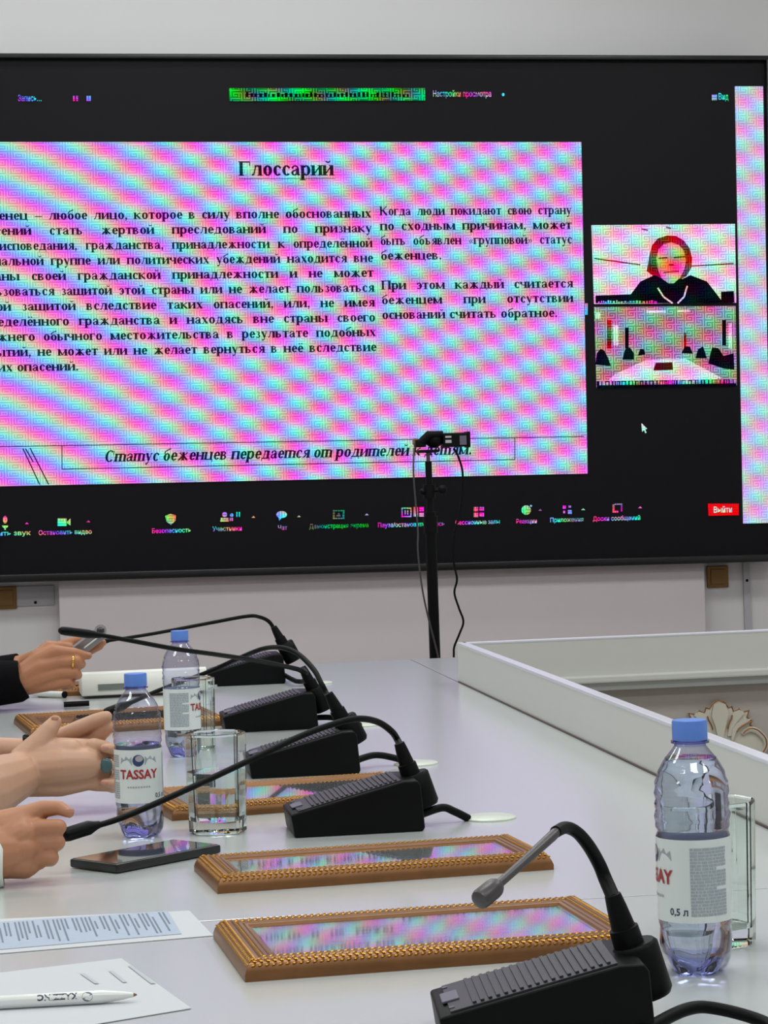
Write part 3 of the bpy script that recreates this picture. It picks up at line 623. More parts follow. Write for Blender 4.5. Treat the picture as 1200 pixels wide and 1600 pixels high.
# ------------------------------------------------------------------ conference microphones
ML, MW = .168, .104
def mic(corner, label, neck, head, cab, rz=0.0, ridx=.0075, headm=None, neckm=None, collar=None, tube=(.0046, .0036), stem=None):
    """corner: pixel of the near right foot; neck: (px, py, y) points after the collar; head: two ends with radii"""
    p = P(*corner); R = Matrix.Rotation(rz, 3, 'Z'); o = p - R @ Vector((ML / 2, -MW / 2, 0))
    r = thing('conference_microphone', label, 'microphone', o, rz, 'desk microphones along the table')
    prof = [(-ML / 2 + .004, 0), (ML / 2 - .003, 0), (ML / 2, .004), (ML / 2 - .004, .058), (ML / 2 - .008, .064), (ML / 2 - .026, .064), (-ML / 2, .029), (-ML / 2 + .001, .022)]
    MB().prism(prof, -MW / 2, MW / 2, 'y').build('base', black_m, r, bevel=.0025)
    sl = math.atan2(.035, ML - .026); T = Matrix.Translation((-ML / 2, 0, .029)) @ Matrix.Rotation(-sl, 4, 'Y')
    gr = MB(); Lg = math.hypot(.035, ML - .026)
    gr.box((Lg / 2 + .004, 0, .0006), (Lg - .012, MW - .010, .0018), T)
    n = 18
    for k in range(n): gr.box((.030 + (Lg - .038) * k / (n - 1), 0, .0022), (.0028, MW - .018, .0020), T)
    gr.build('grille', grille_m, r)
    MB().box((.013, .0, .0020), (.014, .030, .002), T, .0008).build('talk_button', button_m, r)
    MB().box((.012, .036, .0018), (.004, .004, .001), T).box((.012, -.036, .0018), (.004, .004, .001), T).build('indicator_lamp', button_m, r)
    ax = Vector((-.36, 0, .93)).normalized(); cb = loc_of(r, PY(*collar[0], p.y + MW / 2)); ax = (loc_of(r, PY(*collar[1], p.y + MW / 2)) - cb).normalized()

    sk = cb + Vector((.004, 0, 0))
    MB().tube([sk - ax * .040, sk - ax * .036, sk + ax * .002, sk + ax * .005], [.0165, .019, .019, .0165], 20).build('socket', black_m, r, smooth=True)
    e = cb + ax * .046
    MB().tube([cb - ax * .006, cb + ax * .018, cb + ax * .0185, cb + ax * .036, e], [.0128, .0118, .0098, .0080, .0066], 18).build('collar', rubber_m, r, smooth=True)
    pts = spline([e - ax * .004] + [loc_of(r, PY(*q)) for q in neck], 8)
    m_ = len(pts); MB().tube(pts, [tube[0] + (tube[1] - tube[0]) * i / (m_ - 1) for i in range(m_)], 12).build('gooseneck', neckm or rubber_m, r, smooth=True)
    if stem:
        MB().tube([loc_of(r, PY(*q)) for q in stem], [.0040, .0042, .0036, .0034], 14).build('steel_stem', neckm or steel_m, r, smooth=True)
    ha, hb, hr = loc_of(r, PY(*head[0])), loc_of(r, PY(*head[1])), head[2]
    dv = hb - ha
    MB().tube([ha, ha + dv * .12, ha + dv * .3, ha + dv * .85, ha + dv * .95, hb], [tube[1] * 1.15, tube[1] * 1.5, hr, hr, hr * .9, hr * .55], 16).build('microphone_head', headm or black_m, r, smooth=True)
    MB().tube(spline([loc_of(r, q) for q in cab], 8), .0052, 10).build('cable', rubber_m, r, smooth=True)
    return r
def tz(p, z): return Vector((p.x, p.y, z))
mic((447, 1068), 'farthest desk microphone, its arched neck ending behind the hand with the ring',
    [(432, 990, 5.30), (421, 972, 5.28), (405, 964, 5.26), (385, 963, 5.23), (330, 973, 5.2), (240, 990, 5.15), (170, 1001, 5.1)],
    ((170, 1001, 5.1), (128, 1009, 5.08), .0075), [P(449, 1066) + Vector((-.004, .03, .014)), P(462, 1064, TZ + .012), P(478, 1065, TZ + .006), P(492, 1067, TZ + .004)], collar=((443,1008),(431,986)))
mic((498, 1139), 'second farthest desk microphone, its straight neck rising left over the bottle cap',
    [(478, 1052, 4.24), (466, 1046, 4.22), (440, 1040, 4.17), (400, 1032, 4.07), (340, 1023, 3.93), (275, 1014, 3.84), (215, 1003, 3.78), (155, 992, 3.74)],
    ((157, 993, 3.74), (93, 985, 3.70), .0068), [P(499, 1136) + Vector((-.004, .03, .014)), P(515, 1121, TZ + .014), P(540, 1125, TZ + .010), P(562, 1133, TZ + .004)], collar=((490,1078),(475,1048)))
mic((564, 1209), 'middle desk microphone with low arched neck dipping behind the middle bottle',
    [(512, 1087, 3.78), (502, 1068, 3.80), (490, 1046, 3.83), (466, 1022, 3.88), (440, 1012, 3.93), (410, 1014, 4.02), (370, 1030, 4.10), (325, 1050, 4.13), (250, 1078, 4.13), (200, 1100, 4.08)],
    ((203, 1099, 4.08), (163, 1114, 4.06), .0075), [P(565, 1206) + Vector((-.004, .03, .014)), P(585, 1180, TZ + .018), P(615, 1184, TZ + .012), P(640, 1193, TZ + .004)], collar=((535,1125),(516,1089)))
mic((665, 1299), 'desk microphone behind the second nearest gold frame, long neck reaching the lower hand',
    [(622, 1158, 3.08), (612, 1143, 3.07), (590, 1128, 3.05), (560, 1123, 3.02), (525, 1130, 3.0), (470, 1150, 2.97), (400, 1183, 2.93), (300, 1230, 2.88), (200, 1274, 2.84), (152, 1290, 2.82)],
    ((156, 1288, 2.82), (98, 1306, 2.80), .0085), [P(666, 1296) + Vector((-.004, .03, .014)), P(690, 1262, TZ + .020), P(710, 1268, TZ + .014), P(732, 1279, TZ + .003)], collar=((643,1214),(624,1162)))
mic((1027, 1635), 'nearest desk microphone with short hooked neck, cut by the bottom edge',
    [(946, 1374, 1.88), (936, 1350, 1.88), (920, 1322, 1.87), (902, 1301, 1.86), (884, 1293, 1.85), (868, 1300, 1.83),],
    ((778, 1383, 1.76), (747, 1408, 1.745), .0078), [P(1031, 1656) + Vector((-.004, .04, .012)), P(1070, 1578, TZ + .020), P(1120, 1576, TZ + .018), P(1200, 1600, TZ + .010), P(1240, 1640, TZ + .006)],
    rz=-.09, collar=((985,1483),(953,1385)), tube=(.0058, .0048), headm=steel_m, stem=[(872, 1297, 1.834), (862, 1307, 1.825), (820, 1345, 1.79), (774, 1386, 1.757)])

# ------------------------------------------------------------------ water bottles
def wrap(vs, r, z0, th0): return [(r * math.cos(th0 + v[0] / r), r * math.sin(th0 + v[0] / r), z0 + v[1]) for v in vs]
def petal(r, z, th):
    if z > .026 or r < .001: return r
    return r * (1 - .26 * (1 - z / .026) * (.5 - .5 * math.cos(5 * th)) ** .6)
BP = [(.0, .004), (.012, .002), (.022, 0), (.027, .003), (.0305, .010), (.0315, .018), (.0312, .032), (.0305, .040), (.0316, .044), (.0318, .048), (.0318, .119), (.0306, .1225), (.0322, .127), (.0316, .131),
      (.0326, .136), (.0316, .141), (.0327, .146), (.0315, .151), (.0324, .156), (.0312, .161), (.0313, .165), (.0292, .170), (.0290, .174), (.0262, .179), (.0232, .184), (.0192, .189), (.0160, .193), (.0138, .196)]
def bottle(pix, label, face, level, sc):
    p = P(*pix); r = thing('water_bottle', label, 'bottle', p, 0, 'plastic water bottles'); r.scale = (sc, sc, sc)
    def body(r_, z, th): return petal(r_, z, th) * (1 + (.016 * math.sin(6 * th + z * 210) * math.sin((z - .12) / .062 * PI) + .008 * math.sin(11 * th - z * 330) * math.sin((z - .12) / .062 * PI) if .12 < z < .182 else 0))
    dense = [(a0 + (a1 - a0) * t_ / 3, z0 + (z1 - z0) * t_ / 3) for (a0, z0), (a1, z1) in zip(BP[3:], BP[4:]) for t_ in range(3)] + [BP[-1]]
    up = [q for q in dense if q[1] >= .0179]
    MB().lathe(up, 72, cap=(False, False), twist=body).build('bottle_body', pet_m, r, smooth=True, angle=70)
    MB().lathe(BP[:3] + [q for q in dense if q[1] < .0179] + [up[0]], 72, cap=(False, False), twist=body).build('bottle_base', base_pet_m, r, smooth=True, angle=50)
    MB().lathe([(.0138, .196), (.0134, .199), (.0134, .203)], 36, cap=(False, False)).build('neck', petblue_m, r, smooth=True)
    MB().lathe([(.0138, .1985), (.0166, .1985), (.0166, .2005), (.0138, .2005)], 36, cap=(False, False)).build('neck_ring', petblue_m, r, smooth=True)
    cp = MB().lathe([(.0152, .2012), (.0152, .2165), (.0146, .218), (0, .218)], 48, cap=(False, False), twist=lambda a, z, th: a * (1 + (.012 * math.sin(24 * th) if .202 < z < .217 else 0)))
    cp.build('cap', cap_m, r, smooth=True, angle=50)
    # water
    wp = [(max(a - .0011, 0), z + (.0012 if z < .01 else 0)) for a, z in BP if z < level]
    wr = wp[-1][0]; wp += [(wr, level), (0, level)]
    MB().lathe(wp, 48, cap=(False, False), twist=petal).build('water', water_m, r, smooth=True, angle=60)
    # label, TASSAY in front and print blocks either side
    th0 = math.atan2(-p.y, -p.x) + face
    lb = MB(); n = 72
    vs = [(.03215 * math.cos(2 * PI * k / n), .03215 * math.sin(2 * PI * k / n), z) for z in (.0475, .1185) for k in range(n)]
    lb.add(vs, [(k, (k + 1) % n, n + (k + 1) % n, n + k) for k in range(n)]); lab = lb.build('label', label_m, r, smooth=True, angle=80)
    R2 = .0324
    vs, fs = inter('TASSAY', .0168, .00045, .92, 'CENTER'); MB().add(wrap(vs, R2 + .0005, .0805, th0), fs).build('brand_lettering', red_m, lab)
    vs = [(.0078 * math.cos(2 * PI * k / 24), .0078 * math.sin(2 * PI * k / 24)) for k in range(24)]
    MB().add(wrap([(0, 0)] + vs, R2 + .0001, .1045, th0), [(0, 1 + k, 1 + (k + 1) % 24) for k in range(24)]).build('ball_emblem', navy_m, lab)
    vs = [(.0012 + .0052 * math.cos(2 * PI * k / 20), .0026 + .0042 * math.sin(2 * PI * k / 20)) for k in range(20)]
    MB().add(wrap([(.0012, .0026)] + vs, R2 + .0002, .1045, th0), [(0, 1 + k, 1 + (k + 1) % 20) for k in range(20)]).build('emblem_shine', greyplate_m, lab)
    mt = MB()
    for s in (-1, 1):
        vs = [(s * .0085, -.006), (s * .026, -.004), (s * .0245, .0045), (s * .020, .001), (s * .017, .006), (s * .0125, .002), (s * .009, .0055)]
        mt.add(wrap(vs, R2, .1045, th0), [tuple(range(7))])
    mt.build('mountain_print', blk_block, lab)
    vs, fs = inter('0,5 л', .0085, .0002, 1, 'CENTER'); MB().add(wrap(vs, R2, .054, th0 + .98), fs).build('volume_print', ink2_m, lab)
    sm = MB()
    for k in range(9): sm.add(wrap([(-.016 + k * .0036, 0), (-.0135 + k * .0036, 0), (-.0135 + k * .0036, .0022), (-.016 + k * .0036, .0022)], R2, .068, th0), [(0, 1, 2, 3)])
    sm.build('small_print', blk_block, lab)
    for cth in (1.86, -1.45):
        pb = MB()
        for rows in range(21):
            x = -.0175
            xe = .0175 if rows not in (6, 12) else .006
            while x < xe:
                wd = min(random.uniform(.002, .007), xe - x); z = .0535 + (20 - rows) * .0028
                nseg = 3; q = []
                for k in range(nseg + 1): q += [(x + wd * k / nseg, 0), (x + wd * k / nseg, .0021)]
                pb.add(wrap(q, R2, z, th0 + cth), [(2 * k, 2 * k + 2, 2 * k + 3, 2 * k + 1) for k in range(nseg)]); x += wd + .0006
        pb.build('text_block', blk_block, lab)
    return r
bottle((220, 1306), 'water bottle with red lettering facing out, behind the black phone', 0.0, .124, .945)
bottle((287, 1181), 'half hidden water bottle behind the front tumbler, print block facing out', 1.28, .06, .935)
bottle((1089, 1518), 'large near water bottle at the right, beside the nearest microphone', -1.42, .186, 1.022)

# ------------------------------------------------------------------ tumblers
def tumbler(pix, label, level, rot=.28, sc=1.0):
    p = P(*pix); r = thing('drinking_glass', label, 'glass', p, rot, 'faceted glass tumblers')
    H = .127; r.scale = (sc, sc, sc)
    def ring(rr, z, cut=.16):            # octagon with small cut corners
        out = []
        for k in range(8):
            for sgn in (-1, 1):
                th = 2 * PI * (k + .5) / 8 + sgn * cut * PI / 8; a = abs(abs(th - 2 * PI * (k + (0 if sgn < 0 else 1)) / 8))
                rad = rr * math.cos(PI / 8) / math.cos(a); out.append((rad * math.cos(th), rad * math.sin(th), z))
        return out
    def skin(levels):
        vs, fs = [], []; N = 16
        for rr, z in levels: vs += ring(rr, z)
        for i in range(len(levels) - 1):
            for k in range(N): fs.append((i * N + k, i * N + (k + 1) % N, (i + 1) * N + (k + 1) % N, (i + 1) * N + k))
        return vs, fs, N
    lv = [(.0345, .0006), (.0372, .0022), (.0378, .016), (.0402, H - .003), (.0396, H - .0006), (.0386, H), (.0376, H - .001), (.0374, H - .006), (.0352, .022), (.0335, .0165)]
    vs, fs, N = skin(lv); fs += [tuple(range(N))[::-1], tuple((len(lv) - 1) * N + k for k in range(N))]
    MB().add(vs, fs).build('glass_body', glass_m, r)
    if level:
        wr = .0352 + (level - .022) * .0022 / (H - .028) - .00005
        lv = [(.03345, .0166), (.03515, .0221), (wr, level)]
        vs, fs, N = skin(lv); fs += [tuple(range(N))[::-1], tuple(2 * N + k for k in range(N))]
        MB().add(vs, fs).build('water', water_m, r)
    return r
tumbler((341, 1300), 'faceted glass tumbler of water in front of the gold frames, beside the phone', .078)
tumbler((305, 1169), 'faceted glass tumbler almost hidden behind the middle water bottle', 0, .1, .93)
tumbler((1117, 1474), 'empty faceted tumbler standing right behind the large near bottle', 0, .35, 1.06)

# ------------------------------------------------------------------ gold frames with certificates
FW, FD, FM, FHT = .352, .258, .034, .0185
def frame(front_left, label, rz, W=FW, D=FD):
    p = P(*front_left); r = thing('certificate_frame', label, 'picture frame', p, rz, 'gold framed certificates')
    prof = [(0, 0), (0, .0055), (.0015, .0100), (.0045, .0150), (.0085, .0176), (.0125, FHT), (.0150, FHT), (.0160, FHT - .0012), (.0170, FHT), (.0200, FHT - .0002), (.0210, FHT - .0014), (.0220, FHT - .0004),
            (.0250, FHT - .0008), (.0260, FHT - .0020), (.0270, FHT - .0010), (.0300, FHT - .0016), (.0315, FHT - .0035), (FM, FHT - .0036), (FM, 0)]
    mb = MB(); n = len(prof); vs = []
    for cx, cy, sx, sy in ((0, 0, 1, 1), (W, 0, -1, 1), (W, D, -1, -1), (0, D, 1, -1)):
        for a, z in prof: vs.append((cx + sx * a, cy + sy * a, z))
    fs = [(c * n + i, ((c + 1) % 4) * n + i, ((c + 1) % 4) * n + (i + 1) % n, c * n + (i + 1) % n) for c in range(4) for i in range(n)]
    mo = mb.add(vs, fs).build('moulding', bronze_m, r, smooth=True, angle=25)
    bd = MB()
    def row(ax, ay, bx, by, off, nx, ny, z, sz, tw):
        L = math.hypot(bx - ax, by - ay); k = int(L / .0062)
        for i in range(k):
            t_ = (i + .5) / k; c = (ax + (bx - ax) * t_ + nx * off, ay + (by - ay) * t_ + ny * off, z)
            ang = math.atan2(by - ay, bx - ax) + tw
            bd.ball(c, sz, 6, 4, Matrix.Rotation(ang, 3, 'Z'))
    for (ax, ay, bx, by, nx, ny) in ((0, 0, W, 0, 0, 1), (W, 0, W, D, -1, 0), (W, D, 0, D, 0, -1), (0, D, 0, 0, 1, 0)):
        ix, iy = (bx - ax) / math.hypot(bx - ax, by - ay), (by - ay) / math.hypot(bx - ax, by - ay); e = .006
        for off, z, tw in ((.0036, .0138, .7), (.0068, .0166, -.7), (.0104, .0180, .7)): row(ax + ix * e, ay + iy * e, bx - ix * e, by - iy * e, off, nx, ny, z, (.0034, .0014, .0012), tw)
        e = .018; row(ax + ix * e, ay + iy * e, bx - ix * e, by - iy * e, .0185, nx, ny, FHT, (.0026, .0012, .0010), .4)
    bd.build('rope_beading', gold_m, mo, smooth=True)
    ce = MB().box((W / 2, D / 2, .0120), (W - 2 * FM + .004, D - 2 * FM + .004, .003)).build('certificate', paper_m, r)
    tx = MB()
    for k in range(6):
        x = FM + .06 + (.02 if k % 2 else 0)
        while x < W - FM - .06:
            wd = random.uniform(.008, .03); tx.box((x + wd / 2, D * .68 - k * .015, .0136), (wd, .004, .0003)); x += wd + .005
    tx.build('printed_lines', faint_m, ce)
    MB().box((W / 2, D / 2, .0146), (W - 2 * FM + .003, D - 2 * FM + .003, .0010)).build('glass_pane', pane_m, r)
    return r
frame((383, 1535), 'nearest gold framed certificate, in front of the nearest microphone', .06, .372, .215)
frame((340, 1397), 'second nearest gold framed certificate, beside the black phone', .09, .380, .165)
frame((269, 1283), 'gold framed certificate lying behind the front tumbler', .16, .362, .215)
frame((47, 1152), 'gold framed certificate lying behind the clasped hands', .12, .355, .26)
frame((60, 1090), 'farthest gold framed certificate, mostly hidden under the dark sleeved hand', .02, .23, .16)

# ------------------------------------------------------------------ phone, papers, pens, device on the table
A, B, Cc = P(124, 1354), P(183, 1366), P(346, 1334)
ph = thing('smartphone', 'black smartphone lying face up on the table before the tumbler', 'phone', B, math.atan2(Cc.y - B.y, Cc.x - B.x))
pl_, pw_ = (Cc - B).length, (A - B).length
MB().box((pl_ / 2, pw_ / 2, .006), (pl_, pw_, .0105), b=.003).build('phone_body', phone_m, ph)
MB().box((pl_ / 2, pw_ / 2, .0114), (pl_ - .006, pw_ - .006, .0006)).build('phone_screen', pglass_m, ph)
def sheet(pts, name, label, th=.0006, lift=.0003):
    o = Vector(pts[0]); mb = MB().prism([((p - o).x, (p - o).y) for p in pts], lift, lift + th, 'z')
    s_ = mb.build(name, paper_m); s_.location = o; return tag(s_, label, 'paper')
q = [P(-250, 1512), P(333, 1463), P(296, 1424), P(-250, 1448)]
s1 = sheet(q, 'paper_sheet', 'white sheet with a pale blue block of printed rows')
def on(sheet_o, pts, z): return [(p.x - sheet_o.location.x, p.y - sheet_o.location.y, z) for p in pts]
bk = MB().add(on(s1, [P(-200, 1503), P(284, 1461), P(262, 1425), P(-200, 1455)], .0013), [(0, 1, 2, 3)]).build('blue_table', bluep_m, s1)
tx = MB()
for k in range(30):
    t0 = k / 30 + random.uniform(-.006, .006); a_ = P(-190 + 470 * t0, 1499 - 40 * t0); b_ = P(-190 + 450 * t0, 1458 - 31 * t0); t1_ = random.uniform(.05, .5)
    for _ in range(2):
        wv = Vector((.0016, 0, 0)); c_ = a_.lerp(b_, t1_); d_ = b_ if random.random() < .8 else a_.lerp(b_, .8)
        tx.add(on(s1, [c_, c_ + wv, d_ + wv, d_], .0017), [(0, 1, 2, 3)]); a_ += Vector((.004, 0, 0)); b_ += Vector((.004, 0, 0)); t1_ = random.uniform(.0, .6)
tx.build('printed_rows', ink_m, bk)
q = [P(-200, 1660), P(299, 1577), P(190, 1499), P(-200, 1545)]
s2 = sheet(q, 'paper_sheet', 'white sheet with curled corner lying under the white pen', lift=.0005)
bk = MB()
for a_, b_ in (((200, 1512), (236, 1540)), ((170, 1520), (192, 1538)), ((125, 1524), (148, 1540))):
    p0, p1 = P(*a_), P(*b_); nn = Vector((.004, 0, 0)); bk.add(on(s2, [p0, p1, p1 + nn, p0 + nn], .0018), [(0, 1, 2, 3)])
bk.build('printed_lines', faint_m, s2)
def pen(a_, b_, label, r=.0058, name='pen'):
    p0, p1 = Vector(a_), Vector(b_); o = thing(name, label, 'pen', (p0.x, p0.y, TZ + .0012), math.atan2(p1.y - p0.y, p1.x - p0.x)); L = (Vector((p1.x, p1.y)) - Vector((p0.x, p0.y))).length
    MB().tube([(0, 0, r), (L - .03, 0, r), (L - .012, 0, r), (L - .003, 0, r)], [r, r, r * .62, r * .32], 18).build('barrel', penw_m, o, smooth=True)
    MB().tube([(L - .003, 0, r), (L, 0, r)], [r * .3, r * .1], 10).build('pen_tip', pent_m, o, smooth=True)
    return o, L, r
pn, L, r_ = pen(P(-70, 1572, TZ + .006), P(214, 1556, TZ + .006), 'white ballpoint pen with dark lettering on the near sheet')
vs, fs = inter('KAZZINC', .0078, .0003, 1, 'CENTER')
R_ = r_ + .00015; uc = loc_of(pn, P(90, 1553, TZ + .01)).x
fw = lambda x, y: (uc - x, -R_ * math.sin(y / R_ + .45 + PI / 2 - .8) * 1.0, r_ + R_ * math.cos(y / R_ + .45 + PI / 2 - .8))
MB().add([fw(v[0], (v[1] - .004)) for v in vs], fs).build('lettering', ink2_m, pn)
vs = [(-.0255 + .0046 * math.cos(2 * PI * k / 16), .004 + .0046 * math.sin(2 * PI * k / 16)) for k in range(16)]
MB().add([fw(v[0], v[1] - .004) for v in vs], [tuple(range(16))]).build('emblem', ink_m, pn)
pn2, L2, r2 = pen(P(100, 1091), P(45, 1089), 'white capped pen lying by the dark sleeve', .0065, 'pen')
MB().tube([(-.004, 0, r2), (.0, 0, r2)], r2 * 1.1, 14).build('pen_clip', black_m, pn2, smooth=True)
o = thing('pen', 'short black pen lying behind the gold frame and clasped hands', 'pen', P(100, 1106), .0)
MB().tube([(0, 0, .0065), (.05, .004, .0065)], .0055, 12).build('barrel', black_m, o, smooth=True)
# white desk device
q0 = P(128, 1093); dv = thing('desk_terminal', 'white wedge shaped desk device with grey display behind the blue caps', 'device', q0, .04)
wd = .262
MB().prism([(0, .006), (0, .030), (.012, .052), (.020, .055), (.10, .040), (.10, .006)], 0, wd, 'x').build('housing', device_m, dv, bevel=.003)
MB().box((wd / 2, .052, .003), (wd - .03, .08, .006)).build('base_foot', seam_m, dv)
MB().box((.075, -.0012, .0235), (.082, .003, .0125)).build('display', lcd_m, dv)
MB().box((.205, -.0012, .0265), (.022, .003, .004)).build('slot', lcd_m, dv)
q = [P(300, 1086), P(348, 1070), P(322, 1058), P(280, 1070)]
sheet(q, 'paper_sheet', 'small white card poking out right of the white desk device', .004)

# ------------------------------------------------------------------ hands
def fuse(caps, name, m, vox=.0021, smooth=5, clamp=True):
    """one continuous skin grown over tapered limbs: caps = (p0, r0, p1, r1)"""
    mb = MB()
    for p0, r0, p1, r1 in caps:
        p0, p1 = Vector(p0), Vector(p1); ax = (p1 - p0); L = ax.length; t_ = ax / L; n = 14
        ref = Vector((0, 0, 1)) if abs(t_.z) < .9 else Vector((1, 0, 0)); a = ref.cross(t_).normalized(); b = t_.cross(a)
        prof = [(-r0 * math.cos(q), r0 * math.sin(q)) for q in (0, .5, 1.0)] + [(0, r0), (L, r1)] + [(L + r1 * math.cos(q), r1 * math.sin(q)) for q in (1.0, .5, 0)]
        vs, fs = [], []
        for h_, rr in prof:
            rr = max(rr, 1e-5)
            for k in range(n): vs.append(p0 + t_ * h_ + (a * math.cos(2 * PI * k / n) + b * math.sin(2 * PI * k / n)) * rr)
        for i in range(len(prof) - 1):
            for k in range(n): fs.append((i * n + k, i * n + (k + 1) % n, (i + 1) * n + (k + 1) % n, (i + 1) * n + k))
        fs += [tuple(range(n))[::-1], tuple((len(prof) - 1) * n + k for k in range(n))]
        mb.add(vs, fs)
    me = bpy.data.meshes.new('skin'); me.from_pydata(mb.v, [], mb.f)
    bm = bmesh.new(); bm.from_mesh(me); bmesh.ops.recalc_face_normals(bm, faces=bm.faces[:]); bm.to_mesh(me); bm.free()
    o = bpy.data.objects.new('skin', me); COL.objects.link(o)
    rm = o.modifiers.new('r', 'REMESH'); rm.mode = 'VOXEL'; rm.voxel_size = vox
    sm = o.modifiers.new('s', 'SMOOTH'); sm.iterations = smooth; sm.factor = .5
    dg = bpy.context.evaluated_depsgraph_get(); me2 = bpy.data.meshes.new_from_object(o.evaluated_get(dg)); bpy.data.objects.remove(o)
    org = Vector(caps[0][0]) if clamp else Vector((0, 0, 0)); me2.transform(Matrix.Translation(-org)); me2.name = name
    for v in me2.vertices if clamp else ():
        if v.co.x + org.x > XT0: v.co.z = max(v.co.z, TZ + .0006 - org.z)     # flesh resting on the table top
    me2.polygons.foreach_set('use_smooth', [True] * len(me2.polygons)); me2.materials.clear(); me2.materials.append(m)
    r = bpy.data.objects.new(name, me2); COL.objects.link(r); r.location = org; return r
def chain(pts, d):      # (px, py, dy, rpx) joints at distance d + dy -> capsules
    k = d / F; out = []
    J = [(PY(x, y, d + dy), rp * k) for x, y, dy, rp in pts]
    for (a, ra), (b, rb) in zip(J, J[1:]): out.append((a, ra, b, rb))
    return out
def nail(par, px, py, d, r, rot=0.0):
    p = PY(px, py, d) - par.location; MB().ball(p, (r * 1.2, r * .35, r * .8), 10, 6, Matrix.Rotation(rot, 3, 'Y')).build('fingernail', nailm, par, smooth=True)
def ringpart(par, px, py, d, R, r, axis, m, name='ring'):
    mb = MB(); t_ = Vector(axis).normalized(); a = t_.orthogonal().normalized(); b = t_.cross(a); c = PY(px, py, d) - par.location
    mb.tube([c + (a * math.cos(2 * PI * k / 24) + b * math.sin(2 * PI * k / 24)) * R for k in range(25)], r, 8); return mb.build(name, m, par, smooth=True)
def sitter(yc, arms):
    """the rest of a seated body beyond the forearms: (skin limbs, top, trousers); arms = [(forearm start, radius, side, long sleeve)]"""
    sk, tp = [], []; nb = Vector((-.60, yc, 1.16)); pel = Vector((-.66, yc, .54))
    for st_, r0, side, long_ in arms:
        el = Vector((-.40, yc + side * .22, TZ + .052)); sh = Vector((-.60, yc + side * .165, 1.07))
        if st_ is None: st_ = Vector((-.36, yc + side * .1, .64)); el = Vector((-.60, yc + side * .24, .78)); r0 = .03
        sk += [(st_, r0, el, .036), (el, .036, sh, .040), (sh, .035, nb, .040)]
        if long_: tp += [(st_, r0 + .009, el, .050)]
        tp += [(el, .050, sh, .066), (sh, .066, nb - Vector((0, 0, .05)), .062)]
    sk += [(nb, .05, nb + Vector((.02, 0, .09)), .052)]
    hc = nb + Vector((.03, 0, .155))
    sk += [(hc + Vector((-.015, 0, .02)), .086, hc + Vector((.015, 0, .0)), .078), (hc + Vector((.01, 0, -.02)), .072, hc + Vector((.040, 0, -.066)), .046), (hc + Vector((.080, 0, .008)), .009, hc + Vector((.094, 0, -.022)), .012)]
    sk += [(hc + Vector((.078, 0, -.066)), .014, hc + Vector((.080, 0, -.066)), .014), (hc + Vector((.082, -.012, -.058)), .008, hc + Vector((.082, .012, -.058)), .008)]
    for q in (-1, 1): sk += [(hc + Vector((-.005, q * .078, .012)), .014, hc + Vector((-.008, q * .082, -.02)), .011), (hc + Vector((.074, q * .032, .030)), .013, hc + Vector((.070, q * .05, .026)), .012)]
    for k in range(15):
        t_ = k / 14; z = .54 + t_ * .50; wv = .095 + .02 * math.sin(t_ * PI * 1.1 - .6) ; rr = .128 - .022 * math.sin(t_ * PI * .9) - .03 * max(0, t_ - .8) / .2
        tp += [(Vector((-.655 + .03 * t_, yc - wv, z)), rr, Vector((-.655 + .03 * t_, yc + wv, z)), rr)]
    tr = []
    for q in (-1, 1):
        k0, k1, k2 = Vector((-.64, yc + q * .09, .52)), Vector((-.20, yc + q * .10, .53)), Vector((-.24, yc + q * .10, .10))
        tr += [(k0, .10, k1, .068), (k1, .068, k2, .048), (k2, .045, k2 + Vector((.13, 0, -.055)), .036)]
    tr += [(Vector((-.66, yc - .06, .54)), .12, Vector((-.66, yc + .06, .54)), .12)]
    return sk, tp, tr, hc
def dress(body, tp, tr, hc, m1, m2, hm):
    for caps, nm, m_ in ((tp, 'top', m1), (tr, 'trousers', m2)):
        g_ = fuse(caps, nm, m_, .008, 16, clamp=False); g_.location = g_.location - body.location; g_.parent = body
    o = hc - body.location
    MB().ball(o + Vector((-.022, 0, .035)), (.098, .094, .085), 24, 14).ball(o + Vector((-.045, 0, -.03)), (.062, .088, .085), 20, 12).build('hair', hairm, body, smooth=True)
    for q in (-1, 1): MB().ball(o + Vector((.080, q * .031, .018)), (.006, .011, .006), 12, 8).build('eye', eye_m, body, smooth=True)
eye_m = mat('eye', (52, 44, 40), .2)
hairm = mat('dark_hair', (46, 32, 26), .5, noise=.3, nscale=120)
trouser_m = mat('dark_trousers', (30, 30, 36), .85, noise=.1, nscale=80)
top_m = mat('beige_top', (150, 140, 130), .85, noise=.05, nscale=80)

ringm = mat('ring_gold', (236, 190, 90), .2, 1)
# person at the far end: hands holding a phone, black sleeve
dA = 4.86
ca = chain([(-70, 1075, 0, 27), (-10, 1068, 0, 25), (32, 1064, 0, 22)], dA)
ca += chain([(32, 1054, 0, 15), (62, 1030, 0, 14), (84, 1019, .0, 12)], dA) + chain([(32, 1062, -.004, 18), (62, 1042, -.006, 15), (90, 1035, -.004, 11)], dA)
ca += chain([(32, 1068, -.004, 18), (62, 1058, -.006, 15), (92, 1052, -.004, 10)], dA) + chain([(32, 1073, 0, 15), (60, 1070, 0, 13), (88, 1068, 0, 10.5)], dA)
ca += chain([(84, 1018, 0, 11), (116, 1020, -.002, 8.2), (138, 1025, .004, 6)], dA)
ca += chain([(90, 1035, -.004, 11), (119, 1033, -.010, 8.4), (127, 1038, .006, 7.6), (112, 1042, .024, 7)], dA)
ca += chain([(92, 1052, -.004, 10), (116, 1051, -.008, 8), (122, 1055, .008, 7.2), (108, 1058, .022, 7)], dA)
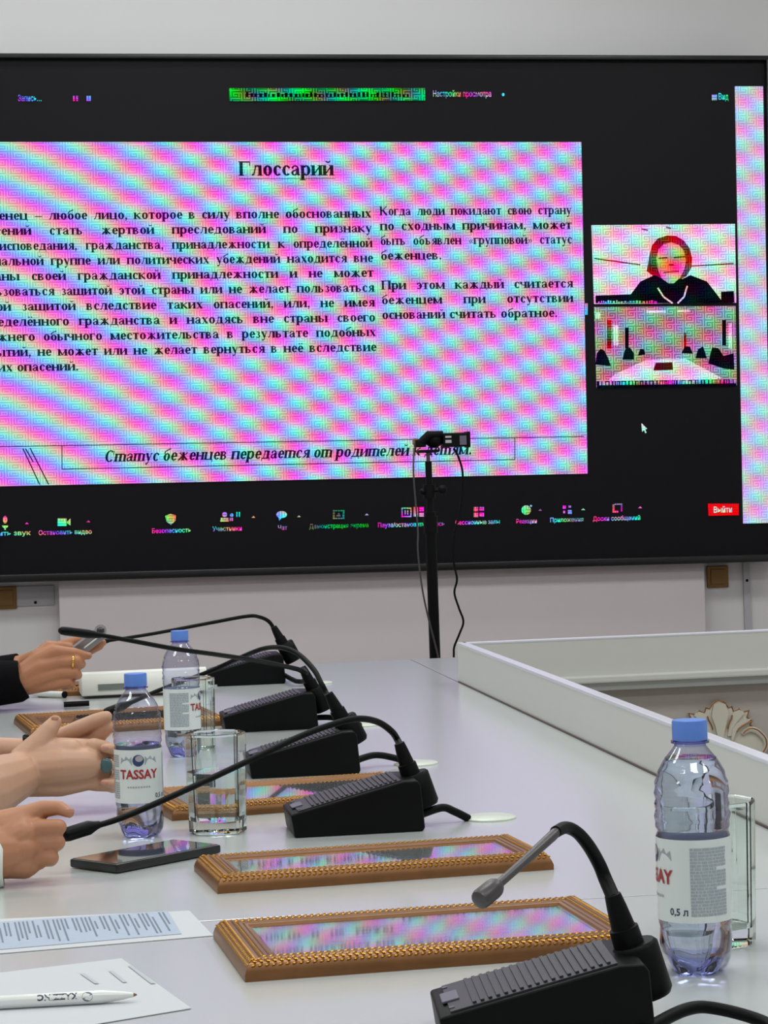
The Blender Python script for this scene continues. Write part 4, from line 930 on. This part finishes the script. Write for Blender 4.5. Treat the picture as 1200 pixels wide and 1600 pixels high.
ca += chain([(88, 1068, 0, 10), (106, 1066, -.004, 7.6), (112, 1070, .008, 6.6), (100, 1073, .02, 6)], dA)
ca += chain([(56, 1028, .008, 12), (76, 1010, .018, 9.5), (98, 1010, .026, 7.6), (110, 1012, .03, 6.4)], dA)
ca += chain([(60, 1045, .012, 14), (80, 1060, .02, 14)], dA)
# the far hand supporting the phone
ca += chain([(-40, 1060, .16, 20), (40, 1040, .12, 19), (85, 1020, .07, 16), (110, 1012, .06, 12)], dA)
ca += chain([(95, 1010, .05, 10), (118, 1002, .045, 8), (134, 998, .042, 7)], dA) + chain([(110, 1014, .06, 10), (140, 1012, .055, 8), (160, 1004, .05, 6.5)], dA) + chain([(105, 1020, .06, 10), (136, 1018, .055, 8), (156, 1010, .048, 6)], dA)
skA, tpA, trA, hcA = sitter(4.94, [(PY(-70, 1075, dA), 27 * dA / F, -1, True), (PY(-40, 1060, dA + .16), 20 * dA / F, 1, True)])
ca += skA
pA = fuse(ca, 'person', tanA_m, .0024); tag(pA, 'person in black sleeves holding a phone with both hands, gold ring on finger', 'person', 'people seated at the table')
MB().tube([v - pA.location for v in (PY(-90, 1074, dA), PY(-40, 1070, dA), PY(0, 1067, dA), PY(26, 1065, dA), PY(32, 1064.5, dA), PY(33, 1064, dA))], [x * dA / F for x in (38, 37, 35, 33, 32, 29)], 28).build('sleeve', sleeve_m, pA, smooth=True, angle=80)
MB().tube([v - pA.location for v in (PY(-90, 1064, dA + .17), PY(-40, 1060, dA + .16), PY(30, 1044, dA + .13))], [x * dA / F for x in (32, 30, 24)], 24).build('sleeve', sleeve_m, pA, smooth=True, angle=80)
ringpart(pA, 114, 1034, dA - .009, .0124, .0021, (1, 0, -.1), ringm)
nail(pA, 139, 1022, dA - .004, .0045)
hp = thing('smartphone', 'grey phone with round camera held up in the far hands', 'phone', PY(138, 1004, dA + .026))
Mh = Matrix.Rotation(-.62, 4, 'Y') @ Matrix.Rotation(.5, 4, 'X')
MB().box((0, 0, 0), (.066, .009, .030), Mh, .003).build('phone_body', mat('phone_grey', (128, 120, 122), .35, .3), hp)
MB().box((.006, -.005, 0), (.04, .002, .004), Mh, .0005).build('phone_stripe', silver_m, hp)
Cq = Mh @ Vector((.034, -.002, .006)); MB().tube([(Cq.x, Cq.y - .008, Cq.z), (Cq.x, Cq.y + .002, Cq.z)], [.012, .012], 20).build('camera_ring', silver_m, hp, smooth=True); MB().ball((Cq.x, Cq.y - .008, Cq.z), (.008, .003, .008)).build('camera_lens', pglass_m, hp, smooth=True)

# person in the middle: clasped bare hands
dB = 3.30
cb = chain([(-150, 1268, -.26, 60), (-30, 1236, -.12, 50), (38, 1208, 0, 34)], dB)
for (yy, rr, dz) in ((1168, 17, .008), (1186, 18, -.002), (1204, 18, -.004), (1221, 15, .0)):
    cb += chain([(38, 1208 + (yy - 1200) * .55, 0, 26), (95, yy + 4, dz, 20), (146, yy, dz, rr * .82)], dB)
cb += chain([(44, 1202, -.006, 31), (95, 1196, -.011, 30), (136, 1194, -.008, 25)], dB) + chain([(60, 1180, -.002, 24), (110, 1174, -.004, 20)], dB)
cb += chain([(40, 1190, .0, 28), (64, 1160, .0, 20), (77, 1140, .002, 14.5), (86, 1128, .006, 11)], dB)
for (yy, L_) in ((1166, 160), (1186, 164), (1205, 166), (1223, 164)):
    cb += chain([(146, yy, 0, 13.5), (L_ + 6, yy + 3, .006, 11.5), (L_ + 8, yy + 4, .034, 10), (L_ - 14, yy + 2, .05, 9.5)], dB)
# other hand behind, its fingers wrapping over the top and round the knuckles
cb += chain([(-140, 1176, .08, 25), (-20, 1170, .085, 19), (40, 1172, .08, 19), (80, 1172, .06, 26), (120, 1172, .05, 28)], dB)
cb += chain([(96, 1152, .045, 15), (124, 1138, .035, 13.5), (150, 1126, .028, 12), (166, 1120, .026, 10)], dB)
cb += chain([(130, 1170, .05, 16), (156, 1148, .035, 12), (170, 1136, .03, 10)], dB)
for yy in (1170, 1196, 1224): cb += chain([(176, yy + 6, .05, 10), (184, yy + 2, .012, 10), (172, yy, -.014, 8.5), (163, yy - 1, -.018, 7)], dB)
skB, tpB, trB, hcB = sitter(3.33, [(PY(-150, 1268, dB - .26), 60 * (dB - .26) / F * .9, -1, False), (PY(-140, 1176, dB + .08), 25 * dB / F, 1, False)])
cb += skB
pB = fuse(cb, 'person', tanB_m, .0021); tag(pB, 'person with bare forearms, hands clasped on the table behind a bottle', 'person', 'people seated at the table')
br = ringpart(pB, 38, 1172, dB + .08, .0182, .0012, (1, .1, 0), black_m, 'bracelet')
bb = MB()
for k in range(18):
    a = 2 * PI * k / 18; c = PY(40, 1172, dB + .08) - pB.location; bb.ball((c.x + .003 * (k % 2), c.y + .0185 * math.cos(a), c.z + .0185 * math.sin(a)), .0036, 8, 6)
bb.build('bracelet_beads', black_m, br, smooth=True)
rg = ringpart(pB, 172, 1197, dB - .004, .0115, .0016, (1, .3, 0), silver_m)
c = PY(166, 1196, dB - .020) - pB.location; MB().ball(c, (.0085, .004, .0105), 16, 10).build('ring_stone', stone_m, rg, smooth=True)
nail(pB, 163, 1169, dB - .024, .0048); nail(pB, 163, 1223, dB - .024, .0048); nail(pB, 86, 1122, dB - .002, .0045)

# person nearest: fist of one hand, white cuff
dC = 2.74
cc = chain([(-140, 1345, 0, 52), (-40, 1338, 0, 46), (6, 1330, 0, 42)], dC)
for (yy, dz) in ((1285, .01), (1300, -.002), (1322, -.006), (1344, -.002)):
    cc += chain([(4, 1330 + (yy - 1318) * .4, 0, 32), (36, yy + 4, dz, 26), (60, yy + 2, dz, 14)], dC)
cc += chain([(10, 1296, .012, 34), (44, 1276, .012, 20), (66, 1264, .010, 14), (92, 1262, .004, 11.5), (108, 1270, -.004, 8.5)], dC)
for i, (yy, L_, rr) in enumerate(((1292, 92, 12.5), (1316, 90, 12.5), (1340, 80, 12.5))):
    cc += chain([(58, yy + 2, -.004, 14.5), (L_, yy, -.010, rr), (L_ - 1, yy + 3, .014, rr * .92), (L_ - 30, yy + 4, .026, rr * .85)], dC)
cc += chain([(20, 1340, .02, 26), (56, 1332, .028, 22), (74, 1318, .03, 14)], dC)
cc += chain([(14, 1348, 0, 26), (50, 1352, -.002, 14)], dC)
skC, tpC, trC, hcC = sitter(2.74, [(PY(-140, 1345, dC), 50 * dC / F, -1, True), (None, 0, 1, True)])
cc += skC
pC = fuse(cc, 'person', tanC_m, .0018); tag(pC, 'person with white cuff, curled hand by the microphone tip', 'person', 'people seated at the table')
MB().tube([v - pC.location for v in (PY(-150, 1348, dC), PY(-60, 1345, dC), PY(-14, 1342, dC), PY(3, 1340, dC), PY(5, 1340, dC))], [x * dC / F for x in (62, 58, 50, 47, 44)], 32).build('shirt_cuff', cuff_m, pC, smooth=True, angle=80)
nail(pC, 109, 1267, dC - .008, .0045)
dress(pA, tpA, trA, hcA, sleeve_m, trouser_m, hairm)
dress(pB, tpB, trB, hcB, top_m, trouser_m, hairm)
dress(pC, tpC, trC, hcC, cuff_m, trouser_m, hairm)
